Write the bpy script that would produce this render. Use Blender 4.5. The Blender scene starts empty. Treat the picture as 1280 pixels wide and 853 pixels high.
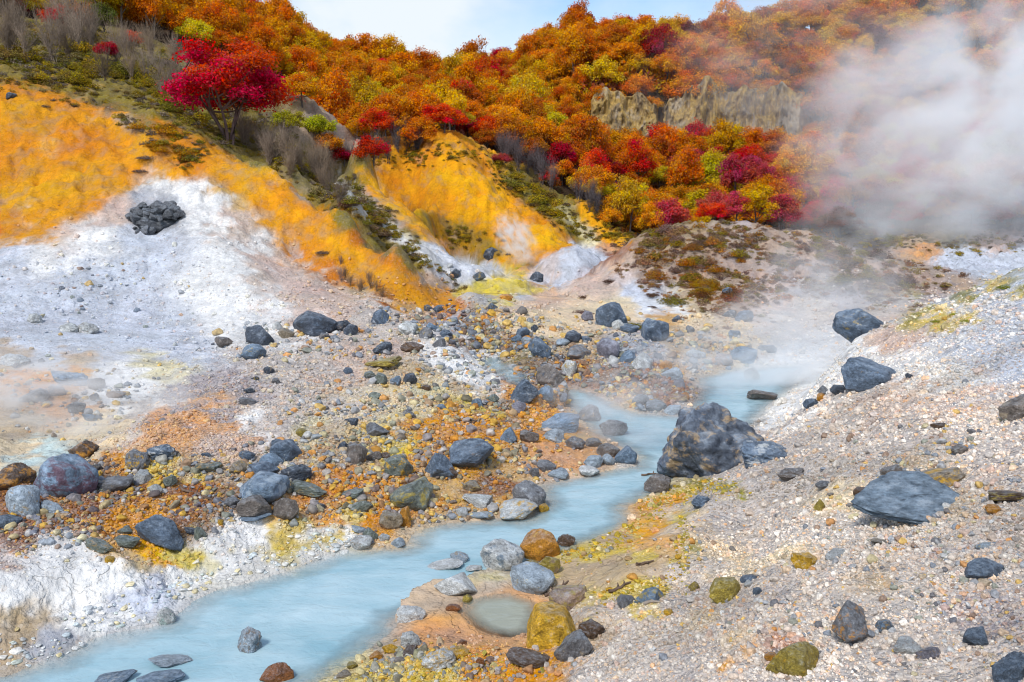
import bpy, math, random
import numpy as np
from mathutils import Vector, Matrix, Euler

SC = bpy.context.scene
COL = SC.collection
rnd = random.Random(11)
nrng = np.random.default_rng(7)

# ------------------------------------------------------------------ camera
FPX, CAM_H, VH = 1065.0, 5.0, 250.0          # focal length in photo pixels, eye height above the stream, horizon row
TH = math.atan((426.5 - VH) / FPX)
CT, ST = math.cos(TH), math.sin(TH)
cam_data = bpy.data.cameras.new('camera')
cam = bpy.data.objects.new('camera', cam_data)
COL.objects.link(cam)
cam_data.sensor_width = 36.0
cam_data.lens = 36.0 * FPX / 1280.0
cam_data.clip_start = 0.1
cam_data.clip_end = 3000.0
cam.location = (0, 0, CAM_H)
cam.rotation_euler = (math.pi / 2 - TH, 0, 0)
SC.camera = cam

# ------------------------------------------------------------------ sky, sun, exposure
SUN_EL, SUN_AZ = math.radians(52), math.radians(-150)     # azimuth from +Y, clockwise: behind the camera, to the left
world = bpy.data.worlds.new('World')
SC.world = world
world.use_nodes = True
wn = world.node_tree
wn.nodes.clear()
def wnode(t, **k):
    n = wn.nodes.new(t)
    for a, b in k.items():
        setattr(n, a, b)
    return n
w_out = wnode('ShaderNodeOutputWorld')
w_bg = wnode('ShaderNodeBackground')
w_sky = wnode('ShaderNodeTexSky', sky_type='NISHITA', sun_disc=False, sun_elevation=SUN_EL, sun_rotation=SUN_AZ,
              altitude=200.0, air_density=1.0, dust_density=0.7, ozone_density=1.6)
w_tc = wnode('ShaderNodeTexCoord')
w_map = wnode('ShaderNodeMapping')
w_map.inputs['Scale'].default_value = (1.0, 1.0, 1.7)
w_map.inputs['Location'].default_value = (0.55, 0.1, 0.32)
w_no = wnode('ShaderNodeTexNoise')
w_no.inputs['Scale'].default_value = 3.2
w_no.inputs['Detail'].default_value = 9.0
w_no.inputs['Roughness'].default_value = 0.55
w_ramp = wnode('ShaderNodeValToRGB')
w_ramp.color_ramp.elements[0].position = 0.42
w_ramp.color_ramp.elements[0].color = (0.0, 0.0, 0.0, 1)
w_ramp.color_ramp.elements[1].position = 0.72
w_ramp.color_ramp.elements[1].color = (1, 1, 1, 1)
w_mix = wnode('ShaderNodeMix', data_type='RGBA')
w_mix.inputs['B'].default_value = (4.6, 5.0, 5.3, 1)
wn.links.new(w_tc.outputs['Generated'], w_map.inputs['Vector'])
wn.links.new(w_map.outputs['Vector'], w_no.inputs['Vector'])
wn.links.new(w_no.outputs['Fac'], w_ramp.inputs['Fac'])
# one brighter cloud over the saddle of the hills
w_d = wnode('ShaderNodeVectorMath', operation='DISTANCE')
w_d.inputs[1].default_value = (-0.131, 0.973, 0.189)
wn.links.new(w_tc.outputs['Generated'], w_d.inputs[0])
w_r = wnode('ShaderNodeMapRange', interpolation_type='SMOOTHSTEP')
w_r.inputs['From Min'].default_value = 0.16
w_r.inputs['From Max'].default_value = 0.0
wn.links.new(w_d.outputs['Value'], w_r.inputs['Value'])
w_m1 = wnode('ShaderNodeMath', operation='MULTIPLY')
wn.links.new(w_r.outputs[0], w_m1.inputs[0])
wn.links.new(w_no.outputs['Fac'], w_m1.inputs[1])
w_m2 = wnode('ShaderNodeMath', operation='MULTIPLY_ADD', use_clamp=True)
w_m2.inputs[1].default_value = 1.7
wn.links.new(w_m1.outputs[0], w_m2.inputs[0])
wn.links.new(w_ramp.outputs['Color'], w_m2.inputs[2])
w_sep = wnode('ShaderNodeSeparateXYZ')
wn.links.new(w_tc.outputs['Generated'], w_sep.inputs[0])
w_h = wnode('ShaderNodeMapRange')                                   # clouds only above the horizon
w_h.inputs['From Min'].default_value = -0.02
w_h.inputs['From Max'].default_value = 0.03
wn.links.new(w_sep.outputs['Z'], w_h.inputs['Value'])
w_m3 = wnode('ShaderNodeMath', operation='MULTIPLY')
wn.links.new(w_m2.outputs[0], w_m3.inputs[0])
wn.links.new(w_h.outputs[0], w_m3.inputs[1])
wn.links.new(w_m3.outputs[0], w_mix.inputs['Factor'])
wn.links.new(w_sky.outputs['Color'], w_mix.inputs['A'])
wn.links.new(w_mix.outputs['Result'], w_bg.inputs['Color'])
wn.links.new(w_bg.outputs['Background'], w_out.inputs['Surface'])
w_bg.inputs['Strength'].default_value = 0.10

sun_d = bpy.data.lights.new('sun', 'SUN')
sun = bpy.data.objects.new('sun', sun_d)
COL.objects.link(sun)
sun_d.energy = 1.5
sun_d.angle = math.radians(12)
sun_d.color = (1.0, 0.965, 0.92)
sdir = Vector((math.sin(SUN_AZ) * math.cos(SUN_EL), math.cos(SUN_AZ) * math.cos(SUN_EL), math.sin(SUN_EL)))
sun.rotation_euler = (-sdir).to_track_quat('-Z', 'Y').to_euler()

SC.view_settings.view_transform = 'Standard'
SC.view_settings.look = 'None'
SC.view_settings.gamma = 1.0
SC.view_settings.exposure = 0.92
SC.cycles.use_denoising = True
SC.cycles.filter_width = 1.1
SC.cycles.max_bounces = 11
SC.cycles.diffuse_bounces = 3
SC.cycles.glossy_bounces = 2
SC.cycles.transmission_bounces = 2
SC.cycles.transparent_max_bounces = 11
SC.cycles.volume_bounces = 10
SC.cycles.caustics_reflective = False
SC.cycles.caustics_refractive = False

# ------------------------------------------------------------------ helpers
def pix_dir(u, v):
    a = (np.asarray(u, float) - 640.0) / FPX
    b = (426.5 - np.asarray(v, float)) / FPX
    return a, CT + b * ST, -ST + b * CT            # world x, y, z of the pixel's ray
def at_y(u, v, Y):
    dx, dy, dz = pix_dir(u, v)
    return dx / dy * Y, Y, CAM_H + dz / dy * Y
def y_of(u, v, Z):
    dx, dy, dz = pix_dir(u, v)
    return (Z - CAM_H) * dy / dz

def link(name, mesh, parent=None, mat=None):
    o = bpy.data.objects.new(name, mesh)
    COL.objects.link(o)
    if parent is not None:
        o.parent = parent
    if mat is not None and not mesh.materials:
        mesh.materials.append(mat)
    return o
def tag(o, label=None, cat=None, group=None, kind=None):
    for k, val in (('label', label), ('category', cat), ('group', group), ('kind', kind)):
        if val:
            o[k] = val
    return o
def np_mesh(name, verts, faces, smooth=True):
    """verts (n,3), faces (m,3|4) arrays -> mesh, fast"""
    me = bpy.data.meshes.new(name)
    verts = np.ascontiguousarray(verts, np.float32)
    faces = np.ascontiguousarray(faces, np.int32)
    m, k = faces.shape
    me.vertices.add(len(verts))
    me.vertices.foreach_set('co', verts.ravel())
    me.loops.add(m * k)
    me.loops.foreach_set('vertex_index', faces.ravel())
    me.polygons.add(m)
    me.polygons.foreach_set('loop_start', np.arange(0, m * k, k, dtype=np.int32))
    me.polygons.foreach_set('use_smooth', np.full(m, smooth, bool))
    me.update(calc_edges=True)
    return me
def add_attr(me, name, data, typ='FLOAT_COLOR', dom='POINT'):
    a = me.attributes.new(name, typ, dom)
    key = {'FLOAT_COLOR': 'color', 'FLOAT': 'value', 'FLOAT_VECTOR': 'vector'}[typ]
    data = np.ascontiguousarray(data, np.float32)
    if typ == 'FLOAT_COLOR' and data.shape[1] == 3:
        data = np.c_[data, np.ones(len(data), np.float32)]
    a.data.foreach_set(key, data.astype(np.float32).ravel())

# gradient noise -------------------------------------------------------
_perm = nrng.permutation(512).astype(np.int64)
_perm = np.r_[_perm, _perm, _perm]
_g3 = nrng.normal(size=(512, 3))
_g3 /= np.linalg.norm(_g3, axis=1)[:, None]
def gnoise(p):
    """3d gradient noise, p (n,3), about -1..1"""
    i = np.floor(p).astype(np.int64)
    f = p - i
    w = f * f * f * (f * (f * 6 - 15) + 10)
    i &= 511
    out = 0.0
    for dx in (0, 1):
        wx = w[:, 0] if dx else 1 - w[:, 0]
        hx = _perm[(i[:, 0] + dx) & 511]
        for dy in (0, 1):
            wy = w[:, 1] if dy else 1 - w[:, 1]
            hy = _perm[(hx + i[:, 1] + dy) & 511]
            for dz in (0, 1):
                wz = w[:, 2] if dz else 1 - w[:, 2]
                g = _g3[_perm[(hy + i[:, 2] + dz) & 511]]
                out = out + wx * wy * wz * (g[:, 0] * (f[:, 0] - dx) + g[:, 1] * (f[:, 1] - dy) + g[:, 2] * (f[:, 2] - dz))
    return out * 1.5
def fbm(p, octv=4, gain=0.5, lac=2.03):
    s, a, q = 0.0, 1.0, np.array(p, float)
    for k in range(octv):
        s = s + a * gnoise(q + 17.3 * k)
        a *= gain
        q = q * lac
    return s
def fbm2(x, y, sc, octv=4, gain=0.5, z=0.0):
    return fbm(np.stack([np.asarray(x) / sc, np.asarray(y) / sc, np.full(np.shape(x), z)], -1), octv, gain)
def sstep(a, b, x):
    t = np.clip((x - a) / (b - a), 0, 1)
    return t * t * (3 - 2 * t)

# node helpers ---------------------------------------------------------
def new_mat(name):
    m = bpy.data.materials.new(name)
    m.use_nodes = True
    nt = m.node_tree
    nt.nodes.clear()
    out = nt.nodes.new('ShaderNodeOutputMaterial')
    return m, nt, out
class NT:
    def __init__(s, nt):
        s.nt = nt
    def n(s, t, ins=None, **k):
        nd = s.nt.nodes.new(t)
        for a, b in k.items():
            setattr(nd, a, b)
        for a, b in (ins or {}).items():
            s.put(nd.inputs[a], b)
        return nd
    def put(s, sock, b):
        if isinstance(b, bpy.types.NodeSocket):
            s.nt.links.new(b, sock)
        elif isinstance(b, bpy.types.Node):
            s.nt.links.new(b.outputs[0], sock)
        else:
            if hasattr(sock.default_value, '__len__') and len(sock.default_value) == 4 and len(b) == 3:
                b = (*b, 1)
            sock.default_value = b
    def noise(s, vec, scale, detail=4.0, rough=0.55, dist=0.0, out='Fac'):
        return s.n('ShaderNodeTexNoise', {'Vector': vec, 'Scale': scale, 'Detail': detail, 'Roughness': rough, 'Distortion': dist}).outputs[out]
    def math(s, op, a, b=0.0, c=None, clamp=False):
        nd = s.n('ShaderNodeMath', operation=op, use_clamp=clamp)
        s.put(nd.inputs[0], a)
        s.put(nd.inputs[1], b)
        if c is not None:
            s.put(nd.inputs[2], c)
        return nd.outputs[0]
    def mix(s, f, a, b, blend='MIX'):
        nd = s.n('ShaderNodeMix', data_type='RGBA', blend_type=blend)
        s.put(nd.inputs['Factor'], f)
        s.put(nd.inputs['A'], a)
        s.put(nd.inputs['B'], b)
        return nd.outputs['Result']
    def ramp(s, fac, stops, interp='LINEAR'):
        nd = s.n('ShaderNodeValToRGB')
        cr = nd.color_ramp
        cr.interpolation = interp
        while len(cr.elements) < len(stops):
            cr.elements.new(0.5)
        for e, (p, c) in zip(cr.elements, stops):
            e.position = p
            e.color = (*c, 1) if hasattr(c, '__len__') else (c, c, c, 1)
        s.put(nd.inputs['Fac'], fac)
        return nd.outputs['Color']
    def maprange(s, v, a, b, c=0.0, d=1.0):
        nd = s.n('ShaderNodeMapRange', {'Value': v, 'From Min': a, 'From Max': b, 'To Min': c, 'To Max': d})
        return nd.outputs[0]
    def attr(s, name, typ='GEOMETRY', out='Color'):
        return s.n('ShaderNodeAttribute', attribute_name=name, attribute_type=typ).outputs[out]
# ------------------------------------------------------------------ terrain: control points as photo pixel + distance (Y) or height (Z)
CY = [  # (u, v, Y)
 # right gravel slope
 (1280,853,5.2),(1280,700,7.0),(1280,600,8.6),(1280,500,11.6),(1280,430,14.0),(1280,380,16.5),(1280,340,19.0),
 (1140,650,8.9),(1060,760,6.9),(1150,560,10.8),(1150,480,14.0),(1085,490,16.0),(1180,420,16.8),
 (1050,438,20.3),(1100,412,20.3),(1180,376,19.8),(1000,474,19.8),(1000,560,13.8),(960,600,12.6),(950,680,10.6),
 (1420,853,4.2),(1420,600,7.6),(1420,400,13.5),(1420,300,19.5),(1600,500,9.0),(1600,300,17.0),(1600,853,3.6),
 # behind its crest
 (1050,470,24.5),(1120,452,24.5),(1200,430,24.5),(1300,410,25.0),(1420,380,26.0),
 # white mound
 (195,284,31.0),(150,300,29.5),(240,300,29.5),(90,330,27.5),(300,330,28.0),(0,345,26.5),(0,420,22.0),(130,420,23.0),(260,402,24.5),
 (195,350,27.0),(400,372,27.0),(350,350,28.0),(480,384,27.6),(-120,350,26.0),(-120,450,20.0),
 # yellow ridge on the left
 (0,240,33.0),(0,170,36.0),(0,105,39.0),(100,135,38.5),(80,210,34.5),(150,175,36.5),(150,250,32.5),(200,152,38.0),(240,205,35.0),(245,255,32.5),
 (330,218,36.0),(380,258,34.5),(430,290,33.0),(500,332,30.8),(590,384,28.6),(380,300,32.0),(310,270,32.5),(450,345,30.0),(520,378,28.8),
 (-120,60,42.0),(-120,180,35.0),(-120,280,30.0),
 # bushy slope behind it
 (100,92,45.0),(200,118,46.0),(300,172,44.0),(0,50,50.0),(100,48,56.0),(200,70,58.0),(300,112,58.0),(400,178,52.0),(360,215,40.5),
 (400,240,40.0),(440,213,46.0),(500,262,43.5),(540,300,41.0),(610,346,36.2),(480,300,37.5),(560,352,33.2),(440,280,36.8),(520,330,34.5),
 (-120,0,60.0),(-120,-60,80.0),
 # gully behind the ochre ridge
 (380,272,36.6),(430,304,35.0),(500,346,32.6),(560,380,30.6),(330,236,38.2),
 # behind that spur
 (455,232,48.0),(530,308,47.5),(600,350,41.0),
 (500,285,48.5),(560,325,46.5),(430,225,50.0),
 # ochre bluff
 (562,180,54.0),(515,208,53.0),(470,222,52.0),(600,205,53.5),(540,250,50.5),(600,262,49.8),(560,300,48.0),(640,322,46.5),(640,250,52.0),(680,272,51.0),(700,300,49.5),
 (740,262,55.0),(780,304,50.0),(700,240,58.0),(725,300,49.0),(660,215,60.0),
 (562,172,60.0),(600,185,61.0),
 # forest, left hill
 (400,130,80),(330,52,97),(420,86,102),(500,108,108),(550,122,116),(480,160,72),(560,155,74),(300,70,75),(200,30,80),(100,0,84),(0,-20,82),(200,-40,104),(0,-90,110),(330,105,68),
 (-120,-120,110),(440,190,62),
 # forest, right hill
 (650,95,126),(740,75,131),(900,62,136),(1000,42,141),(1150,18,142),(1280,10,142),(1420,0,142),(640,130,98),(620,170,76),(680,190,70),(740,185,84),(720,235,62),(780,285,58),
 (850,225,76),(860,262,66),(950,272,64),(1050,284,62),(760,168,89),(760,116,94),(840,172,88),(840,112,93.5),(920,172,88),(920,112,93.5),(990,172,89),(990,116,95),(870,88,106),(1000,90,120),
 (1150,150,104),(1280,150,104),(1150,262,68),(1280,262,68),(1420,262,68),(1420,150,104),(950,220,76),(1100,220,78),
 # ground at the right, behind the mound
 (1150,308,54),(1230,338,46),(1280,322,52),(1280,345,44),(1420,330,48),(1150,295,58),(1280,285,62),
 # scrub mound
 (720,372,32.5),(790,302,38.5),(860,281,39.0),(930,283,39.0),(1000,294,38.5),(1100,321,38.0),(1220,353,36.5),(760,350,34.5),(850,345,33.5),
 (900,385,29.5),(950,345,34.0),(1050,385,31.0),(1150,370,33.5),(820,385,29.5),(700,390,29.0),(1300,372,36.5),(1000,380,31.0),
 (860,308,43.5),(1000,318,43.5),(1100,338,43),(790,325,43.5),(930,308,43.5),
 # valley head
 (620,380,33.8),(690,374,35.0),(560,384,32.6),(640,347,41.0),(700,352,40.5),(765,330,43.5),(740,316,47.5),(655,336,44.0),
]
CZ = [  # (u, v, Z): valley floor and banks
 (20,800,.22),(0,740,.5),(100,740,.35),(0,690,.62),(200,700,.33),(100,660,.62),(330,690,.25),(0,600,.85),(200,620,.62),(200,560,.95),(100,560,.75),(400,640,.33),
 (400,590,.6),(550,610,.38),(500,560,.6),(430,520,.9),(300,500,1.1),(60,520,.72),(0,480,.95),(160,500,.8),(320,450,1.2),(390,428,1.25),(230,460,1.1),(120,460,1.05),
 (560,470,.8),(480,440,1.15),(560,410,1.2),(640,480,.55),(600,540,.5),(650,560,.4),(620,600,.3),(700,440,.8),(640,412,1.15),(700,560,.32),(760,480,.5),(820,460,.55),(860,440,.6),(820,415,.95),
 (590,390,1.45),(620,380,1.6),(600,365,1.9),(880,415,.9),(950,440,.62),(980,425,.7),
 (760,840,.55),(860,700,.55),(830,640,.28),(700,850,.35),(900,850,1.15),(820,760,.55),(720,740,.28),(600,845,.2),(470,853,.12),(880,630,.5),(960,515,.45),(930,560,.5),
 (1010,640,1.15),(900,760,.8),(-120,700,.6),(-120,853,.3),(-120,560,.9),(-250,700,.7),
 (450,900,.1),(700,950,.5),(1000,950,1.25),(300,950,.05),(100,950,.05),(-120,950,.1),(1280,1000,1.8),(640,1100,.9),
]
def build_tps():
    pts = []
    for u, v, Y in CY:
        x, y, z = at_y(u, v, Y)
        pts.append((x / y, y, z))
    for u, v, Z in CZ:
        Y = y_of(u, v, Z)
        x, y, z = at_y(u, v, Y)
        pts.append((x / y, y, z))
    # far edges and ground under and beside the camera, in metres
    for x, y, z in [(-90,175,10),(-40,175,8),(0,175,8),(40,180,10),(110,180,12),(-60,130,34),(60,160,30),
                    (0,2,1.6),(-2,2,1.0),(2,2,2.1),(-4,4,.6),(0,4,1.1),(-8,8,.5),(-12,11,.6),(-25,25,6),(-40,40,18),(5,4.5,2.6),(9,9,3.6),(18,18,6.5),(30,30,6),(60,50,4),(-60,60,30),(90,90,22)]:
        pts.append((x / y, y, z))
    p = np.array(pts)
    q = np.c_[p[:, 0], np.log(p[:, 1]) * 0.62]
    e = (p[:, 2] - CAM_H) / p[:, 1]
    return q, e
def kern(r2):
    return np.sqrt(r2 + 0.022 ** 2)
_q, _e = build_tps()
_n = len(_q)
_A = np.zeros((_n + 3, _n + 3))
_A[:_n, :_n] = -kern(((_q[:, None] - _q[None]) ** 2).sum(-1)) + np.eye(_n) * -0.004
_A[:_n, _n] = 1
_A[:_n, _n + 1:] = _q
_A[_n:, :_n] = _A[:_n, _n:].T
_W = np.linalg.solve(_A, np.r_[_e, 0, 0, 0])
def macro(s, Y):
    """terrain height without detail at slope-column s = X/Y and distance Y"""
    q = np.c_[s, np.log(Y) * 0.62]
    out = np.empty(len(q))
    for k in range(0, len(q), 40000):
        c = q[k:k + 40000]
        r2 = (c[:, :1] - _q[None, :, 0]) ** 2 + (c[:, 1:] - _q[None, :, 1]) ** 2
        out[k:k + 40000] = -kern(r2) @ _W[:_n] + _W[_n] + c @ _W[_n + 1:]
    return CAM_H + out * Y

# ---- the stream: bank outline in photo pixels, laid on the water level
def water_z(Y):
    return 0.018 * (np.asarray(Y, float) - 8.0)
def on_water(u, v):
    Y = 12.0
    for _ in range(12):
        Y = float(y_of(u, v, float(water_z(Y))))
    x, y, z = at_y(u, v, Y)
    return float(x), float(y)
BANK = [(-260,860),(-120,852),(0,846),(78,821),(120,800),(163,787),(212,778),(232,752),(262,738),(306,729),(374,709),(418,693),(440,688),(507,684),(519,664),(548,656),(615,649),(660,648),(681,630),(672,606),(724,597),(751,590),(790,582),(796,570),
        (770,556),(742,540),(716,514),(702,492),(716,485),(745,492),(772,508),(800,517),(828,519),(862,519),(866,503),(878,486),(874,473),(900,466),(935,462),(965,458),(995,457),(1010,455),
        (1006,462),(998,472),(985,490),(962,507),(946,525),(900,560),(850,590),(831,614),(806,622),(785,633),(790,648),(775,662),(731,680),(697,692),(672,712),(640,728),(600,748),(568,752),(520,768),(503,774),(490,789),(459,813),(425,840),(392,856),(330,880),(150,960),(-120,980),(-300,960)]
POOL = [(583,752),(600,747),(640,742),(668,752),(676,772),(668,792),(640,797),(612,793),(590,780),(577,764)]
BROOK = [(604,446),(622,446),(640,456),(660,470),(667,482),(652,486),(630,478),(612,464),(600,452)]
def to_world(px, dz=0.0):
    return np.array([on_water(u, v) for u, v in px])
def water_at(px, z):
    return np.array([[float(c) for c in at_y(u, v, y_of(u, v, z))[:2]] for u, v in px])
BANK_W = to_world(BANK)
POOL_W = to_world(POOL)
BROOK_Z = 0.62
BROOK_W = water_at(BROOK, BROOK_Z)
def sdist(x, y, poly):
    """signed distance to a polygon, negative inside"""
    p = np.c_[x, y]
    d = np.full(len(p), 1e9)
    ins = np.zeros(len(p), bool)
    for a, b in zip(poly, np.roll(poly, -1, 0)):
        ab = b - a
        t = np.clip(((p - a) @ ab) / (ab @ ab + 1e-12), 0, 1)
        dd = ((p - a - t[:, None] * ab) ** 2).sum(1)
        d = np.minimum(d, dd)
        c = (a[1] > p[:, 1]) != (b[1] > p[:, 1])
        xi = a[0] + (p[:, 1] - a[1]) * (b[0] - a[0]) / (b[1] - a[1] + 1e-12)
        ins ^= c & (p[:, 0] < xi)
    d = np.sqrt(d)
    return np.where(ins, -d, d)

def to_pix(x, y, z):
    dz = np.asarray(z) - CAM_H
    dep = y * CT - dz * ST
    up = y * ST + dz * CT
    return 640 + FPX * x / dep, 426.5 - FPX * up / dep, dep

MOUNDS = [  # small rounded hills: u, v of the top, Y, half width px, half depth m, height m, shape
 (622,346,36.4,60,2.6,1.05),(714,309,43.2,62,3.2,1.9),(672,352,39.5,30,1.5,.7),(478,452,0,0,0,0),
]
def height(s, Y, detail=True):
    x = s * Y
    z = macro(s, Y)
    # rounded small mounds
    for u, v, my, wpx, dep, h in MOUNDS:
        if h == 0:
            continue
        mx = at_y(u, v, my)[0]
        rx = wpx * my / FPX
        d2 = ((x - mx) / rx) ** 2 + ((Y - my) / dep) ** 2
        z = np.maximum(z, at_y(u, v, my)[2] - h * d2 ** .85)
    # berm on the left flat
    # detail relief, growing with the steepness and the distance
    if detail:
        far = sstep(20, 45, Y)
        z = z + 0.10 * fbm2(x, Y, 2.6, 4) * (1 - .3 * far) * sstep(3, 9, Y) + 0.035 * fbm2(x, Y, .55, 3, z=3.1) * (1 - far)
        z = z + far * ((.26 + .3 * sstep(52, 64, Y)) * fbm2(x + 9, Y, 7.5, 4, .52, z=8.0))
        # lumps of broken ground near by, rills and slumps on the bare slopes
        z = z + sstep(4, 8, Y) * (1 - far) * (.07 * np.maximum(fbm2(x, Y, .42, 3, .6, z=13.0), -.1) + .10 * np.maximum(fbm2(x, Y, 1.3, 3, .55, z=21.0), 0) ** 1.3)
        steep = sstep(28, 33, Y) * (1 - sstep(60, 66, Y))
        ril = 1 - np.abs(fbm(np.stack([x / 1.5 + .35 * fbm2(x, Y, 3.0, 2), Y / 1.5, z / 7.0], -1), 3, .55))
        z = z + steep * ((.42 + .45 * sstep(44, 50, Y)) * (ril - .75) + .16 * fbm(np.stack([x / .7, Y / .7, z / .9], -1), 3, .6))
    near = Y < 32
    if near.any():
        xn, yn, zn = x[near], Y[near], z[near]
        wob = 0.10 * fbm2(xn, yn, .8, 3, z=5.5)
        d = sdist(xn, yn, BANK_W) + wob
        wz = water_z(yn)
        bed = wz - 0.02 - 0.38 * sstep(0, 1.6, -d) + .03 * fbm2(xn, yn, .5, 3, z=31.0) * sstep(0, .4, -d)
        shore = wz + 0.012 + 0.10 * np.maximum(d, 0) + 0.0 * d
        t = sstep(0.0, 1.6, d)
        zn = np.where(d < 0, bed, np.maximum(shore, wz + 0.012 + (zn - wz) * t + 0.03 * sstep(0, .25, d)))
        for poly, lev in ((POOL_W, None), (BROOK_W, BROOK_Z)):
            d = sdist(xn, yn, poly) + wob * 1.3 + .06 * fbm2(xn, yn, .25, 3, z=51.0)
            lv = water_z(yn) + 0.0 if lev is None else np.full(len(yn), lev)
            tt = sstep(0, .8, d)
            zn = np.where(d < 0, np.minimum(zn, lv - 0.02 - 0.2 * sstep(0, .4, -d)), np.where(d < .8, np.maximum(zn * tt + (1 - tt) * (lv + 0.02), lv + 0.012), zn))
        # sinter ledges along the left shore
        pu_, pv_, _d = to_pix(xn, yn, zn)
        lm = np.exp(-(((pu_ - 150) / 260) ** 2 + ((pv_ - 745 + (pu_ - 150) * .28) / 62) ** 2) ** 1.5) * sstep(.05, .3, sdist(xn, yn, BANK_W))
        f_ = 3.0 * (fbm2(xn, yn, .75, 4, .6, z=41.0) + .4)
        fl = np.floor(f_)
        zn = zn + lm * .045 * (fl + sstep(.72, 1.0, f_ - fl)) + lm * .03 * fbm2(xn, yn, .16, 3, .6, z=44.0)
        z = z.copy()
        z[near] = zn
    return z

# ---- grid: fine where the photograph looks, coarse beside it
S_COLS = np.r_[np.linspace(-1.25, -.70, 40, endpoint=False), np.linspace(-.70, .70, 620), np.linspace(.70, 1.25, 41)[1:]]
L_ROWS = np.r_[np.linspace(math.log(1.8), math.log(4.5), 40, endpoint=False), np.linspace(math.log(4.5), math.log(60), 620, endpoint=False), np.linspace(math.log(60), math.log(190), 130)]
GS, GL = np.meshgrid(S_COLS, L_ROWS)
GY = np.exp(GL)
GX = GS * GY
GZ = height(GS.ravel(), GY.ravel()).reshape(GS.shape)
def erode(Z, k, passes=2):
    """rills: send the rain downhill over the grid and cut where it gathers"""
    nr, nc = Z.shape
    best = np.zeros(Z.shape); rec = np.arange(Z.size).reshape(Z.shape)
    idx = rec.copy()
    for dj in (-1, 0, 1):
        for di in (-1, 0, 1):
            if dj == 0 and di == 0:
                continue
            a = (slice(max(0, -dj), nr - max(0, dj)), slice(max(0, -di), nc - max(0, di)))
            b = (slice(max(0, dj), nr + min(0, dj)), slice(max(0, di), nc + min(0, di)))
            dist = np.sqrt((GX[a] - GX[b]) ** 2 + (GY[a] - GY[b]) ** 2)
            s = (Z[a] - Z[b]) / dist
            m = s > best[a]
            best[a] = np.where(m, s, best[a])
            rec[a] = np.where(m, idx[b], rec[a])
    acc = (np.gradient(GX, axis=1) * np.gradient(GY, axis=0)).ravel()
    order = np.argsort(-Z.ravel(), kind='stable')
    A, R = acc.tolist(), rec.ravel().tolist()
    for q in order.tolist():
        r = R[q]
        if r != q:
            A[r] += A[q]
    A = np.array(A).reshape(Z.shape)
    cut = np.clip(np.log(A / .8), 0, 5) * sstep(.12, .45, best) * k
    for _ in range(passes):
        c = cut.copy()
        c[1:-1, 1:-1] = .4 * cut[1:-1, 1:-1] + .15 * (cut[:-2, 1:-1] + cut[2:, 1:-1] + cut[1:-1, :-2] + cut[1:-1, 2:])
        cut = c
    return Z - cut
_k = .11 * sstep(22, 32, GY) * (1 - sstep(58, 64, GY))
GZ = erode(GZ, _k, 4)
GZ = erode(GZ, _k * .7, 4)


def ground_z(x, y):
    x = np.atleast_1d(np.asarray(x, float))
    y = np.atleast_1d(np.asarray(y, float))
    s = np.clip(x / y, S_COLS[0], S_COLS[-1] - 1e-6)
    l = np.clip(np.log(y), L_ROWS[0], L_ROWS[-1] - 1e-6)
    i = np.clip(np.searchsorted(S_COLS, s) - 1, 0, len(S_COLS) - 2)
    j = np.clip(np.searchsorted(L_ROWS, l) - 1, 0, len(L_ROWS) - 2)
    a = (s - S_COLS[i]) / (S_COLS[i + 1] - S_COLS[i])
    b = (l - L_ROWS[j]) / (L_ROWS[j + 1] - L_ROWS[j])
    return (GZ[j, i] * (1 - a) + GZ[j, i + 1] * a) * (1 - b) + (GZ[j + 1, i] * (1 - a) + GZ[j + 1, i + 1] * a) * b
_march = np.exp(np.linspace(math.log(3.0), math.log(185), 1500))
def hit(u, v, ymin=0.0):
    """the ground point seen at a photo pixel (first crossing beyond ymin)"""
    dx, dy, dz = pix_dir(u, v)
    ys = _march[_march > ymin]
    xs = dx / dy * ys
    zr = CAM_H + dz / dy * ys
    g = ground_z(xs, ys)
    k = np.nonzero(zr <= g)[0]
    if len(k) == 0:
        k = [int(np.argmin(zr - g))]
    k = int(k[0])
    return float(xs[k]), float(ys[k]), float(g[k])
def visible(x, y, z, lift=0.3):
    """whether a point is in view over the ground"""
    ys = np.exp(np.linspace(math.log(3.0), math.log(max(y - .5, 3.1)), 160))
    g = ground_z(x / y * ys, ys)
    zr = CAM_H + (z + lift - CAM_H) / y * ys
    return bool((zr > g - .02).all())
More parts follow.
